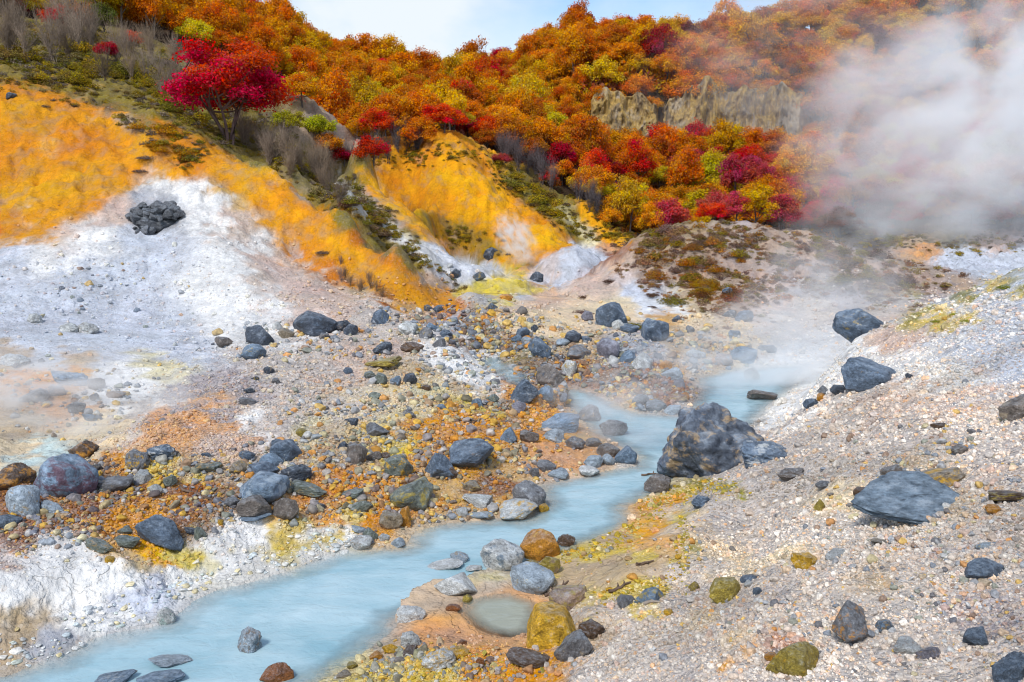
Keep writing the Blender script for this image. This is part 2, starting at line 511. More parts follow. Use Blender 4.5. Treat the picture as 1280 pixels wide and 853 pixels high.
# ------------------------------------------------------------------ ground colours: mineral patches, anchored where they lie
PAL = dict(
 white=(.80,.785,.755), cool=(.53,.56,.62), grey=(.36,.37,.40), gravel=(.54,.475,.42), pink=(.58,.44,.36), sand=(.58,.35,.13), peach=(.62,.34,.16),
 ochre=(.62,.255,.004), amber=(.76,.345,.004), orange=(.50,.15,.006), rust=(.27,.09,.02), sulph=(.62,.47,.10), pale=(.64,.56,.34), olive=(.20,.15,.03), moss=(.24,.22,.02),
 scrub=(.40,.29,.215), soil=(.06,.045,.032), floor=(.05,.033,.02), lav=(.38,.33,.33), mint=(.50,.60,.58), brown=(.22,.13,.07), dark=(.12,.12,.13), cream=(.70,.56,.37), tan=(.47,.35,.22))
SPOTS = [ # u, v, colour, reach in px, grit
 # right slope
 (1280,853,'gravel',90,1),(1150,800,'gravel',90,1),(1000,800,'gravel',80,1),(850,820,'gravel',60,1),(780,830,'gravel',40,1),(1200,680,'gravel',80,1),(1050,680,'gravel',70,1),(950,660,'gravel',60,1),(900,700,'cream',40,1),
 (1250,560,'gravel',70,1),(1150,540,'gravel',60,1),(1050,560,'gravel',60,1),(980,580,'gravel',50,1),(1180,470,'white',40,1),(1260,460,'cool',50,1),(1220,420,'cool',40,1),(1260,390,'cool',35,1),(1120,510,'pink',40,1),(1200,500,'pink',30,1),
 (1120,440,'pink',22,.8),(1060,450,'white',22,.6),(1020,470,'white',20,.4),(985,505,'white',18,.3),(960,530,'white',15,.5),(1170,400,'sulph',14,.6),(1210,375,'moss',12,.5),(1270,350,'moss',12,.5),(1215,395,'sulph',14,.6),(1180,420,'pink',14,.7),(1150,398,'moss',9,.5),(1240,362,'sulph',10,.5),
 (990,480,'white',14,.3),(1130,462,'white',15,.6),
 (968,574,'dark',11,.6),(955,590,'dark',7,.6),(980,566,'dark',7,.6),(930,530,'dark',7,.5),
 (965,800,'orange',14,.8),(930,812,'amber',9,.8),(990,835,'orange',14,.8),(1010,850,'amber',12,.8),(905,830,'amber',7,.8),(1200,640,'tan',26,1),(1160,585,'tan',24,1),(1230,770,'lav',30,1),(1090,720,'tan',24,1),(1250,690,'lav',26,1),(1120,650,'tan',18,1),(1240,590,'pink',24,1),(1060,620,'cream',24,1),(890,780,'cream',24,1),
 # yellow rim and sand along the right bank
 (840,622,'sulph',18,.5),(800,655,'amber',20,.4),(760,680,'sulph',20,.5),(825,640,'ochre',14,.4),(725,690,'sulph',14,.5),(860,650,'cream',20,.7),(820,680,'sand',26,.3),(785,700,'tan',24,.2),(735,715,'tan',26,.2),(855,680,'moss',9,.7),(848,705,'sulph',9,.7),(800,735,'sulph',14,.7),(750,745,'sulph',13,.6),(700,740,'tan',14,.4),
 (870,610,'moss',12,.6),(905,612,'moss',9,.6),
 (620,800,'peach',24,.1),(560,790,'peach',20,.1),(580,770,'peach',14,.1),(600,825,'ochre',16,.6),(680,835,'ochre',16,.6),(540,830,'sulph',16,.7),(470,845,'sulph',16,.7),(500,820,'tan',12,.6),(640,845,'ochre',16,.6),(740,790,'tan',14,.6),
 # left bank
 (60,720,'white',30,.1),(110,700,'white',22,.1),(30,690,'white',16,.4),(90,740,'white',22,.1),(20,740,'white',25,.3),(30,780,'tan',22,.3),(100,770,'white',15,.4),(70,800,'grey',13,.4),(120,740,'white',16,.3),(15,810,'tan',15,.4),
 (150,760,'cool',16,.4),(190,740,'cool',18,.4),(230,720,'white',16,.4),(180,710,'tan',16,.4),(210,695,'amber',14,.4),(160,725,'white',12,.4),(240,690,'sulph',12,.4),(290,705,'white',20,.3),(340,690,'sulph',16,.3),(310,670,'white',14,.3),(325,682,'white',9,.2),(395,665,'white',8,.2),(300,690,'sulph',8,.3),(380,680,'white',14,.4),(260,705,'pale',12,.4),(370,660,'sulph',12,.5),(400,670,'sulph',12,.3),(420,665,'white',10,.5),(350,675,'sulph',8,.5),
 (40,680,'rust',24,.9),(90,675,'rust',24,.9),(30,650,'rust',20,.9),(140,660,'ochre',20,.8),(130,640,'rust',18,.8),(180,640,'ochre',18,.8),(220,620,'rust',22,.8),(260,625,'brown',22,.8),(240,640,'rust',18,.8),(280,610,'ochre',16,.8),(140,680,'sand',14,.6),(130,665,'sand',8,.4),
 (160,580,'ochre',14,.7),(200,540,'peach',22,.8),(230,550,'peach',22,.8),(280,560,'pink',22,.8),(250,580,'tan',22,.8),(270,530,'peach',22,.8),(120,600,'brown',16,.8),(210,590,'sulph',14,.8),(290,590,'tan',16,.8),
 (400,630,'ochre',16,.7),(420,610,'ochre',18,.7),(390,640,'sand',12,.5),(450,600,'ochre',18,.7),(440,640,'sulph',12,.7),(480,620,'ochre',16,.7),(520,600,'ochre',18,.7),(560,620,'sand',18,.5),(470,650,'ochre',12,.7),(410,650,'amber',10,.6),
 (440,560,'tan',22,.8),(480,550,'sulph',20,.8),(530,550,'ochre',20,.8),(560,530,'ochre',20,.8),(600,570,'ochre',20,.8),(640,580,'sand',18,.5),(680,575,'peach',18,.3),(710,575,'peach',14,.3),(600,540,'ochre',16,.7),(620,600,'rust',14,.8),(650,540,'ochre',16,.7),(560,580,'ochre',16,.8),(740,570,'peach',10,.3),(560,645,'sand',14,.4),(600,640,'sand',14,.4),(530,630,'ochre',12,.6),
 # flats
 (360,500,'gravel',32,.9),(420,500,'gravel',30,.9),(340,470,'gravel',26,.9),(310,480,'lav',18,.9),(260,490,'lav',16,.9),(350,540,'gravel',26,.9),(400,540,'pale',22,.9),(310,525,'white',10,.4),(330,545,'white',10,.4),(470,500,'cream',26,.9),(500,520,'pale',20,.9),(440,460,'pink',26,.9),(400,450,'gravel',24,.9),(480,455,'tan',12,.7),
 (520,470,'tan',20,.8),(580,460,'white',24,.5),(560,450,'white',18,.5),(600,475,'white',14,.4),(540,490,'pale',20,.8),(590,490,'tan',14,.8),
 (200,460,'pale',18,.5),(150,470,'white',16,.3),(180,480,'white',16,.2),(130,500,'white',13,.2),(100,450,'tan',14,.5),(60,500,'peach',18,.3),(30,480,'ochre',13,.4),(80,520,'peach',22,.3),(30,530,'tan',22,.3),(100,545,'cream',18,.3),(130,530,'cream',14,.4),(60,565,'mint',18,.2),(20,560,'cream',18,.2),(150,540,'gravel',13,.7),(95,465,'ochre',9,.4),(170,520,'gravel',12,.5),(10,440,'tan',14,.4),
 # white mound
 (200,320,'cool',40,.5),(120,350,'cool',40,.5),(260,350,'white',40,.5),(60,380,'cool',40,.5),(180,390,'cool',40,.5),(300,390,'white',36,.5),(40,420,'cool',26,.5),(120,430,'cool',26,.5),(220,430,'cool',26,.5),(330,400,'white',26,.5),(380,370,'pink',24,.6),(430,390,'pink',20,.7),(340,350,'pink',24,.6),(290,310,'white',26,.5),(250,280,'white',24,.5),(470,390,'gravel',16,.8),
 (120,310,'white',26,.5),(60,330,'white',24,.5),(190,268,'grey',24,.5),(215,290,'grey',16,.5),(160,290,'cool',18,.5),(200,225,'white',14,.3),(140,270,'pink',20,.4),(80,300,'pink',20,.4),(20,330,'cool',20,.5),(300,290,'pink',18,.5),(260,255,'white',14,.4),(330,320,'pink',20,.5),(230,240,'white',12,.4),(180,225,'white',10,.3),
 # yellow ridge
 (30,130,'ochre',30,.15),(80,150,'ochre',26,.15),(30,180,'ochre',22,.15),(10,220,'ochre',18,.15),(60,180,'pale',14,.15),(90,165,'pale',10,.15),(110,150,'pale',10,.15),(100,200,'ochre',22,.15),(60,230,'ochre',24,.15),(120,210,'ochre',22,.15),(40,260,'tan',20,.2),(80,250,'ochre',20,.15),(10,280,'orange',16,.2),(100,235,'ochre',18,.15),(30,275,'white',8,.2),(50,290,'ochre',14,.2),(140,180,'ochre',14,.2),
 (170,190,'tan',10,.2),(150,160,'scrub',11,.3),(205,175,'orange',22,.3),(240,200,'amber',14,.2),(190,160,'olive',14,.3),(225,170,'olive',12,.3),(220,205,'amber',16,.2),(260,205,'amber',10,.2),(290,235,'sand',18,.2),(320,250,'sand',18,.2),(350,275,'ochre',18,.2),(390,310,'ochre',18,.2),(330,225,'amber',10,.2),(420,330,'orange',16,.25),(460,340,'ochre',16,.25),(500,370,'ochre',14,.25),(540,380,'ochre',12,.3),(440,300,'orange',12,.25),(480,335,'orange',12,.25),(560,385,'orange',10,.3),(360,240,'ochre',12,.2),(400,275,'ochre',12,.2),(380,300,'ochre',14,.2),
 (420,345,'scrub',10,.4),(450,365,'tan',9,.5),(480,372,'rust',9,.4),
 # bushy slope
 (20,70,'olive',30,.3),(80,80,'olive',30,.3),(150,100,'olive',30,.3),(60,110,'olive',12,.3),(110,112,'tan',8,.3),(130,130,'soil',8,.3),(200,110,'olive',26,.3),(260,150,'olive',22,.3),(300,170,'soil',16,.3),(320,200,'olive',12,.3),(370,200,'scrub',18,.3),(380,230,'scrub',16,.3),(420,250,'olive',16,.3),(430,280,'olive',12,.3),(460,290,'olive',14,.3),(500,310,'olive',12,.3),(520,330,'olive',10,.3),(545,350,'scrub',10,.4),(470,300,'olive',10,.3),
 (430,240,'white',7,.3),(450,255,'white',8,.3),(480,285,'white',8,.3),(500,300,'pale',8,.3),(415,228,'white',6,.3),(440,225,'olive',10,.3),(470,250,'scrub',12,.3),(500,275,'scrub',10,.3),(520,290,'olive',8,.3),(540,310,'grey',10,.4),(560,330,'cool',11,.4),(590,345,'cool',9,.4),(570,350,'grey',8,.4),(530,320,'grey',9,.4),(470,238,'amber',5,.2),(500,260,'amber',6,.2),(530,285,'amber',5,.2),(560,305,'cool',8,.3),(440,212,'olive',7,.3),
 (585,322,'cool',8,.4),(615,335,'cool',8,.4),
 # ochre bluff
 (560,190,'ochre',14,.1),(580,210,'amber',16,.1),(550,230,'amber',16,.1),(600,240,'amber',16,.1),(620,260,'amber',14,.1),(580,260,'amber',14,.1),(640,275,'amber',14,.1),(520,215,'ochre',12,.1),(500,225,'ochre',10,.1),(530,250,'ochre',12,.1),(550,280,'olive',12,.2),(520,270,'ochre',9,.2),(560,270,'olive',10,.2),(590,290,'olive',13,.2),(620,300,'ochre',10,.2),(570,310,'olive',12,.2),(610,320,'olive',9,.2),(650,300,'amber',12,.1),(680,300,'amber',12,.1),(665,320,'ochre',10,.2),(690,310,'ochre',10,.2),(640,325,'amber',8,.2),(545,205,'ochre',10,.1),(655,285,'ochre',9,.1),
 (640,235,'olive',12,.2),(670,255,'olive',12,.2),(700,275,'olive',12,.2),(690,250,'olive',10,.2),(720,295,'olive',9,.2),(710,285,'olive',8,.2),(730,260,'amber',6,.1),(745,275,'amber',7,.1),(760,290,'amber',8,.1),(770,300,'ochre',7,.1),(712,262,'pale',5,.2),(728,290,'pale',6,.2),(740,302,'pale',7,.2),(720,250,'olive',8,.2),(760,310,'peach',8,.2),(780,290,'olive',8,.2),
 # valley head
 (620,357,'sulph',14,.2),(640,352,'sulph',12,.2),(600,358,'sulph',12,.2),(590,368,'gravel',9,.5),(650,368,'cool',9,.5),(640,365,'pale',9,.3),(700,330,'cool',14,.2),(720,322,'cool',14,.2),(740,328,'cool',12,.2),(680,345,'peach',10,.2),(700,350,'cool',10,.3),(690,335,'pink',10,.2),(640,330,'sulph',7,.2),
 # scrub mound
 (640,400,'cream',18,.7),(680,410,'cream',18,.7),(700,390,'cream',18,.6),(720,410,'cream',14,.6),(690,375,'peach',12,.5),(740,360,'pink',14,.5),(770,335,'peach',10,.5),(750,345,'pink',12,.5),(730,340,'rust',7,.4),(760,320,'rust',7,.4),(780,350,'cool',12,.4),(800,370,'cool',12,.3),(810,385,'white',12,.3),(780,385,'cream',12,.4),(760,380,'cream',12,.5),(790,320,'scrub',12,.4),(820,300,'olive',13,.4),(860,290,'olive',14,.4),(830,330,'scrub',14,.4),(870,320,'brown',16,.4),(900,300,'lav',14,.4),(900,340,'scrub',14,.4),(850,350,'scrub',12,.4),(870,370,'tan',12,.4),(930,330,'lav',14,.4),(930,370,'brown',12,.4),(955,360,'pink',12,.4),(845,368,'pale',9,.4),(830,395,'sand',11,.3),(850,385,'white',9,.3),(870,395,'cream',12,.4),(900,400,'tan',12,.5),(950,390,'pink',13,.4),(960,410,'gravel',14,.5),(920,420,'cream',14,.5),(880,430,'tan',14,.6),
 (980,310,'scrub',14,.4),(1020,310,'scrub',14,.4),(1060,330,'lav',14,.4),(1000,340,'lav',14,.4),(1040,350,'olive',12,.4),(1100,340,'scrub',14,.4),(1140,350,'scrub',12,.4),(1100,365,'olive',12,.4),(1140,362,'moss',9,.4),(1180,355,'lav',12,.4),(1160,370,'lav',12,.4),(1060,375,'lav',13,.4),(1020,380,'gravel',14,.4),(1110,380,'gravel',10,.4),(1200,358,'scrub',8,.4),
 (1090,295,'soil',14,.3),(1050,290,'soil',10,.3),(1140,300,'tan',8,.3),(1160,315,'peach',9,.2),(1190,318,'cool',12,.1),(1220,330,'cool',14,.1),(1260,325,'cool',14,.1),(1250,310,'pink',10,.2),(1270,345,'cool',12,.1),(1230,300,'scrub',10,.3),(1190,300,'olive',10,.3),
 # rubble bed
 (600,420,'brown',18,.9),(640,430,'brown',18,.9),(560,400,'grey',14,.9),(580,400,'brown',12,.9),(620,400,'ochre',9,.9),(600,390,'tan',10,.8),(680,460,'brown',16,.9),(720,470,'rust',14,.9),(760,470,'brown',14,.9),(640,500,'ochre',14,.9),(620,520,'brown',14,.9),(740,500,'rust',12,.8),(780,500,'sand',12,.8),(800,480,'rust',14,.9),(840,490,'rust',12,.9),(820,500,'brown',12,.9),(740,440,'tan',14,.9),(780,440,'grey',14,.9),(860,460,'tan',12,.8),(690,520,'ochre',14,.8),(650,450,'olive',10,.9),(720,540,'sand',12,.5),(580,510,'sulph',14,.8),(630,380,'tan',10,.8),(600,375,'grey',8,.8),(660,400,'cream',10,.8),
]
PATCH = [ # outlines of the bare faces and strips, photo pixels; colour, nearest and farthest Y, weight
 ([(0,0),(0,95),(120,130),(200,148),(330,215),(430,290),(580,385),(600,365),(540,320),(470,262),(430,218),(400,190),(330,150),(250,100),(150,60)],'olive',36.3,60,.75),
 ([(0,100),(60,118),(120,135),(165,165),(200,150),(250,172),(330,217),(430,291),(500,341),(585,389),(540,388),(470,362),(400,312),(330,262),(270,228),(215,218),(190,228),(150,242),(120,262),(60,290),(0,312)],'ochre',27,40,.8),
 ([(195,150),(230,160),(262,195),(255,212),(205,205),(178,185)],'orange',33,41,.6),
 ([(330,230),(400,280),(470,335),(500,352),(470,345),(400,300),(330,252)],'amber',28,37,.6),
 ([(405,224),(425,226),(480,275),(520,302),(600,333),(645,350),(600,364),(560,352),(520,325),(470,282)],'white',32,47,.8),
 ([(540,306),(580,318),(640,345),(600,362),(560,340)],'cool',33,47,.6),
 ([(440,209),(455,212),(500,248),(545,288),(590,318),(565,316),(520,292),(478,256)],'amber',38,52,.75),
 ([(470,216),(515,205),(545,178),(575,174),(612,205),(650,248),(700,282),(718,310),(690,326),(640,333),(600,324),(560,306),(530,286),(500,256)],'ochre',44,58,.92),
 ([(545,190),(575,183),(622,235),(672,273),(708,300),(684,318),(655,305),(620,287),(590,270),(556,240)],'amber',44,58,.9),
 ([(505,258),(560,272),(600,288),(640,316),(600,328),(560,310)],'olive',44,56,.7),
 ([(602,184),(650,212),(722,243),(795,302),(762,300),(716,260),(728,300),(700,284),(650,243)],'olive',46,64,.8),
 ([(712,244),(732,250),(790,305),(770,310),(745,290)],'amber',46,60,.9),
 ([(695,260),(710,264),(752,306),(735,308)],'pale',46,58,.8),
 ([(655,350),(672,330),(700,310),(735,308),(770,322),(775,332),(740,342),(710,352),(680,358)],'cool',38,46,.85),
 ([(655,348),(690,318),(705,316),(690,345)],'pink',38,46,.5),
 ([(562,372),(590,352),(625,345),(660,352),(685,366),(640,372),(600,376)],'sulph',34,39,.95),
 ([(800,302),(770,316),(700,358),(620,386),(640,398),(720,398),(790,352),(806,330)],'pink',26,40,.6),
 ([(800,300),(770,310),(730,338),(735,344),(775,320),(802,308)],'rust',30,41,.6),
 ([(640,395),(720,380),(790,372),(800,390),(740,412),(680,418),(640,412)],'cream',22,36,.7),
 ([(790,300),(830,281),(900,277),(1000,291),(1100,314),(1222,350),(1180,366),(1100,372),(1010,352),(965,345),(945,392),(890,398),(860,362),(820,372),(790,350)],'scrub',26,42,.7),
 ([(820,350),(850,360),(830,392),(800,392),(790,372)],'cool',26,36,.6),
]
def build_ground():
    w = np.array([hit(u, v) for u, v, *_ in SPOTS])
    sc = np.array([PAL[s[2]] for s in SPOTS])
    # reach in metres across; along the line of sight the patch is foreshortened on the ground, so stretched there
    pu, pv, dep = to_pix(w[:, 0], w[:, 1], w[:, 2])
    reach = np.array([s[3] for s in SPOTS], float)
    grit = np.array([s[4] for s in SPOTS], float)
    X, Y, Z = GX.ravel(), GY.ravel(), GZ.ravel()
    n = len(X)
    col = np.zeros((n, 3), np.float32)
    gr = np.zeros(n, np.float32)
    cu, cv, cd = to_pix(X, Y, Z)
    dil = np.log(Y).astype(np.float32)
    # ragged borders: a warp, and noise fields that let neighbouring minerals interfinger
    fine = np.clip(cd / 22.0, .45, 2.2)
    P3 = np.stack([X, Y, Z * 1.5], -1)
    nz = [fbm(P3 / (.9 * 1.0) + 31.7 * k, 4, .65) for k in range(3)] + [fbm(P3 / 3.2 + 11.1, 4, .6)]
    a1 = nz[3]
    amp = np.clip(420 / cd, 5, 34)
    cu = (cu + nz[0] * amp).astype(np.float32)
    cv = (cv + nz[1] * amp * .55).astype(np.float32)
    NF = np.stack(nz, 1).astype(np.float32)
    names = sorted(PAL)
    cvec = {c: np.random.default_rng(i + 5).normal(size=4) * 1.5 for i, c in enumerate(names)}
    cm = np.array([cvec[q[2]] for q in SPOTS]).astype(np.float32).T
    sl = np.log(w[:, 1]).astype(np.float32)
    pu, pv, reach, sc32 = pu.astype(np.float32), pv.astype(np.float32), reach.astype(np.float32), sc.astype(np.float32)
    for k in range(0, n, 20000):
        e = slice(k, k + 20000)
        ymid, ylo, yhi = 0, dil[e].min() - .9, dil[e].max() + .9
        sel = np.nonzero((sl > ylo) & (sl < yhi))[0]
        d2 = ((cu[e, None] - pu[sel]) ** 2 + ((cv[e, None] - pv[sel]) * 1.5) ** 2) / (reach[sel] * 1.15) ** 2 + ((dil[e, None] - sl[sel]) / .25) ** 2
        wt = np.exp(NF[e] @ cm[:, sel] - 4.6 * np.log1p(d2 * .5))
        wt /= wt.sum(1)[:, None]
        col[e] = wt @ sc32[sel]
        gr[e] = wt @ grit[sel].astype(np.float32)
    qu, qv, _ = to_pix(X, Y, Z)
    rag = np.clip(260 / cd, 4, 9)
    qu, qv = qu + nz[1] * rag, qv + nz[2] * rag * .7
    for poly, cn, y0, y1, wgt in PATCH:
        pl = np.array(poly, float)
        lo, hi = pl.min(0) - 20, pl.max(0) + 20
        k = np.nonzero((Y > y0) & (Y < y1) & (qu > lo[0]) & (qu < hi[0]) & (qv > lo[1]) & (qv < hi[1]))[0]
        if len(k) == 0:
            continue
        dd = sdist(qu[k], qv[k], pl)
        wq = (sstep(4, -4, dd) * wgt * np.clip(1 + .5 * nz[0][k], .4, 1.1))[:, None]
        wq = np.clip(wq, 0, 1)
        col[k] = col[k] * (1 - wq) + np.array(PAL[cn], np.float32) * wq
        gr[k] = gr[k] * (1 - .6 * wq[:, 0])
    # forest floor beyond the bare ground
    fx = forest_mask(X, Y, Z)
    col = col * (1 - fx[:, None]) + np.array(PAL['floor']) * fx[:, None]
    gr = gr * (1 - fx)
    # mineral crust and wet rim next to the water
    near = Y < 32
    d = np.full(n, 9.0)
    d[near] = sdist(X[near], Y[near], BANK_W)
    rim = (1 - sstep(.0, .35, d + .2 * a1)) * (d < 2)
    col = col * (1 - .55 * rim[:, None]) + np.array((.50, .47, .40)) * .55 * rim[:, None]
    nr, nc = GX.shape
    idx = np.arange(nr * nc).reshape(nr, nc)
    f = np.stack([idx[:-1, :-1], idx[:-1, 1:], idx[1:, 1:], idx[1:, :-1]], -1).reshape(-1, 4)
    me = np_mesh('ground', np.stack([X, Y, Z], -1), f)
    add_attr(me, 'col', np.clip(col, 0, 1))
    add_attr(me, 'grit', gr, 'FLOAT')
    return me
def forest_mask(x, y, z):
    """where the wood stands: the slopes beyond the bare spurs"""
    u, v, d = to_pix(x, y, z)
    s = np.asarray(x) / np.asarray(y)
    # far limit of bare ground as a distance per direction
    ss = np.array([-1.3,-.62,-.40,-.30,-.22,-.16,-.10,-.075,-.03,.02,.06,.12,.16,.24,.40,.62,1.3])
    yy = np.array([ 66,  62,  64,  66,  60,  57,  57,  59.5,60.5,59, 57.5,52.5,52,56,  59,  61, 62])
    lim = np.interp(s, ss, yy)
    return sstep(-1.5, 3.0, np.asarray(y) - lim + 2.0 * fbm2(x, y, 6.0, 2, z=2.2))

def ground_material():
    m, nt, out = new_mat('mineral_ground')
    t = NT(nt)
    P = t.n('ShaderNodeTexCoord').outputs['Object']
    col = t.attr('col')
    grit = t.attr('grit', out='Fac')
    # broad and fine blotches of the same mineral
    n1 = t.noise(P, 1.3, 6, .62)
    n2 = t.noise(P, 9.0, 5, .65)
    n3 = t.noise(P, 0.35, 4, .6)
    base = t.mix(1.0, col, t.ramp(n1, [(.25, .62), (.75, 1.30)]), 'MULTIPLY')
    base = t.mix(t.math('ADD', .3, t.math('MULTIPLY', grit, .7), clamp=True), base, t.mix(1.0, base, t.ramp(n2, [(.25, .62), (.75, 1.30)]), 'MULTIPLY'))
    hs = t.n('ShaderNodeHueSaturation', {'Hue': t.maprange(n3, .3, .7, .485, .515), 'Saturation': t.maprange(n1, .3, .7, .85, 1.2), 'Value': 1.0, 'Color': base})
    base = hs.outputs['Color']
    # cracks and crust edges where the ground is bare of grit
    ckn = t.math('ABSOLUTE', t.math('SUBTRACT', t.noise(P, 2.3, 3, .5, .5), .5))
    crk = t.ramp(ckn, [(0, 0), (.022, 1)])
    cf = t.math('MULTIPLY', t.math('SUBTRACT', 1.0, grit, clamp=True), .33)
    base = t.mix(cf, base, t.mix(1.0, base, t.ramp(crk, [(0, (.42, .36, .30)), (1, (1, 1, 1))]), 'MULTIPLY'))
    # stones set in the surface, two sizes
    def cells(scale, seed):
        mp = t.n('ShaderNodeMapping', {'Vector': P, 'Location': (seed, seed * 2, 0)})
        v = t.n('ShaderNodeTexVoronoi', {'Vector': mp.outputs[0], 'Scale': scale, 'Randomness': 1.0}, feature='F1')
        return v
    v1, v2 = cells(22.0, 1.3), cells(7.5, 4.1)
    def stone_cols(v):
        sep = t.n('ShaderNodeSeparateColor', {'Color': v.outputs['Color']})
        c = t.ramp(sep.outputs[0], [(0, (.10, .11, .13)), (.16, (.30, .30, .33)), (.34, (.62, .58, .54)), (.55, (.52, .42, .36)), (.70, (.72, .70, .68)), (.86, (.55, .30, .10)), (.94, (.22, .20, .21))], 'CONSTANT')
        return c, sep.outputs[1]
    c1, r1 = stone_cols(v1)
    c2, r2 = stone_cols(v2)
    f1 = t.math('MULTIPLY', t.math('MULTIPLY', grit, .75), t.math('GREATER_THAN', r1, .35))
    s2 = t.math('MULTIPLY', t.math('LESS_THAN', v2.outputs['Distance'], t.maprange(r2, 0, 1, -.35, .42)), grit)
    base = t.mix(t.math('MULTIPLY', f1, .62), base, t.mix(.45, c1, base))
    base = t.mix(t.math('MULTIPLY', s2, .7), base, t.mix(.35, c2, base))
    h = t.math('ADD', t.math('MULTIPLY', t.math('SUBTRACT', 1.0, v1.outputs['Distance']), t.math('MULTIPLY', grit, .03)),
               t.math('ADD', t.math('MULTIPLY', s2, .05), t.math('ADD', t.math('ADD', t.math('ADD', t.math('MULTIPLY', t.noise(P, 7.0, 3, .55), t.math('ADD', .05, t.math('MULTIPLY', grit, .05))), t.math('MULTIPLY', t.noise(P, 1.4, 2, .5), .16)), t.math('MULTIPLY', crk, t.math('MULTIPLY', cf, .04))), t.math('MULTIPLY', t.noise(P, 30, 3, .6), .02))))
    bump = t.n('ShaderNodeBump', {'Height': h, 'Strength': .9, 'Distance': 1.0})
    bs = t.n('ShaderNodeBsdfPrincipled', {'Base Color': base, 'Roughness': .9, 'Normal': bump.outputs[0]})
    bs.inputs['Specular IOR Level'].default_value = .25
    nt.links.new(bs.outputs[0], out.inputs['Surface'])
    return m
ground = link('ground', build_ground(), mat=ground_material())
tag(ground, 'bare volcanic valley ground stained white, ochre and rust', kind='structure')

# ------------------------------------------------------------------ water
def water_material(name, a, b, rough):
    m, nt, out = new_mat(name)
    t = NT(nt)
    P = t.n('ShaderNodeTexCoord').outputs['Object']
    mp = t.n('ShaderNodeMapping', {'Vector': P, 'Rotation': (0, 0, math.radians(-52)), 'Scale': (1.0, 3.2, 1.0)})
    n = t.math('ADD', t.math('MULTIPLY', t.noise(mp.outputs[0], .5, 5, .55, .9), .5), t.math('MULTIPLY', t.noise(P, .8, 5, .6, .8), .5))
    fine = t.noise(t.n('ShaderNodeMapping', {'Vector': P, 'Rotation': (0, 0, math.radians(-52)), 'Scale': (1.0, 1.7, 1.0)}).outputs[0], 3.6, 5, .6, .6)
    c = t.mix(t.maprange(n, .35, .68), a, b)
    mp2 = t.n('ShaderNodeMapping', {'Vector': P, 'Rotation': (0, 0, math.radians(-52)), 'Scale': (.5, 3.0, 1.0)})
    fo = t.noise(mp2.outputs[0], 1.6, 7, .66, 1.2)
    c = t.mix(t.math('MULTIPLY', t.ramp(fo, [(.54, 0), (.70, 1)]), .16), c, (.62, .74, .76))
    bump = t.n('ShaderNodeBump', {'Height': t.math('ADD', t.math('MULTIPLY', fine, .028), t.math('MULTIPLY', n, .03)), 'Strength': .7, 'Distance': 1.0})
    bs = t.n('ShaderNodeBsdfPrincipled', {'Base Color': c, 'Roughness': rough, 'Normal': bump.outputs[0], 'IOR': 1.33})
    # the milky water turns clear where it is only a film over the bed
    sh = t.math('ADD', t.attr('deep', out='Fac'), t.math('MULTIPLY', t.math('SUBTRACT', t.noise(P, 2.2, 5, .65), .5), .5))
    mxs = t.n('ShaderNodeMixShader', {'Fac': t.maprange(sh, -.02, .42, .12, 1.0)})
    nt.links.new(t.n('ShaderNodeBsdfTransparent').outputs[0], mxs.inputs[1])
    nt.links.new(bs.outputs[0], mxs.inputs[2])
    nt.links.new(mxs.outputs[0], out.inputs['Surface'])
    return m
def water_mesh(name, poly, zfun, grow=.25, step=.13, full=1.0):
    lo, hi = poly.min(0) - .6, poly.max(0) + .6
    xs = np.arange(lo[0], hi[0], step)
    ys = np.arange(lo[1], hi[1], step)
    gx, gy = np.meshgrid(xs, ys)
    d = sdist(gx.ravel(), gy.ravel(), poly).reshape(gx.shape)
    idx = np.arange(gx.size).reshape(gx.shape)
    keep = (d[:-1, :-1] < grow) & (d[1:, 1:] < grow)
    f = np.stack([idx[:-1, :-1], idx[:-1, 1:], idx[1:, 1:], idx[1:, :-1]], -1)[keep]
    z = zfun(gy.ravel()) + .006 * fbm2(gx.ravel(), gy.ravel(), .9, 2)
    used, inv = np.unique(f.ravel(), return_inverse=True)
    me = np_mesh(name, np.stack([gx.ravel(), gy.ravel(), z], -1)[used], inv.reshape(-1, 4))
    add_attr(me, 'deep', -d.ravel()[used] / full, 'FLOAT')
    return me
m_water = water_material('milky_water', (.24, .41, .47), (.46, .60, .64), .1)
m_pool = water_material('pool_water', (.30, .31, .24), (.36, .37, .30), .08)
o = link('stream', water_mesh('stream', BANK_W, water_z), mat=m_water); tag(o, 'milky blue hot stream winding between the banks', kind='structure')
o = link('pool', water_mesh('pool', POOL_W, lambda y: water_z(y) + .012, .18, .08, .5), mat=m_pool); tag(o, 'still greenish pool in the sand beside the stream', kind='structure')
o = link('brook', water_mesh('brook', BROOK_W, lambda y: np.full(len(y), BROOK_Z), .2, .1, 1.6), mat=m_water); tag(o, 'small blue side brook among the rubble', kind='structure')
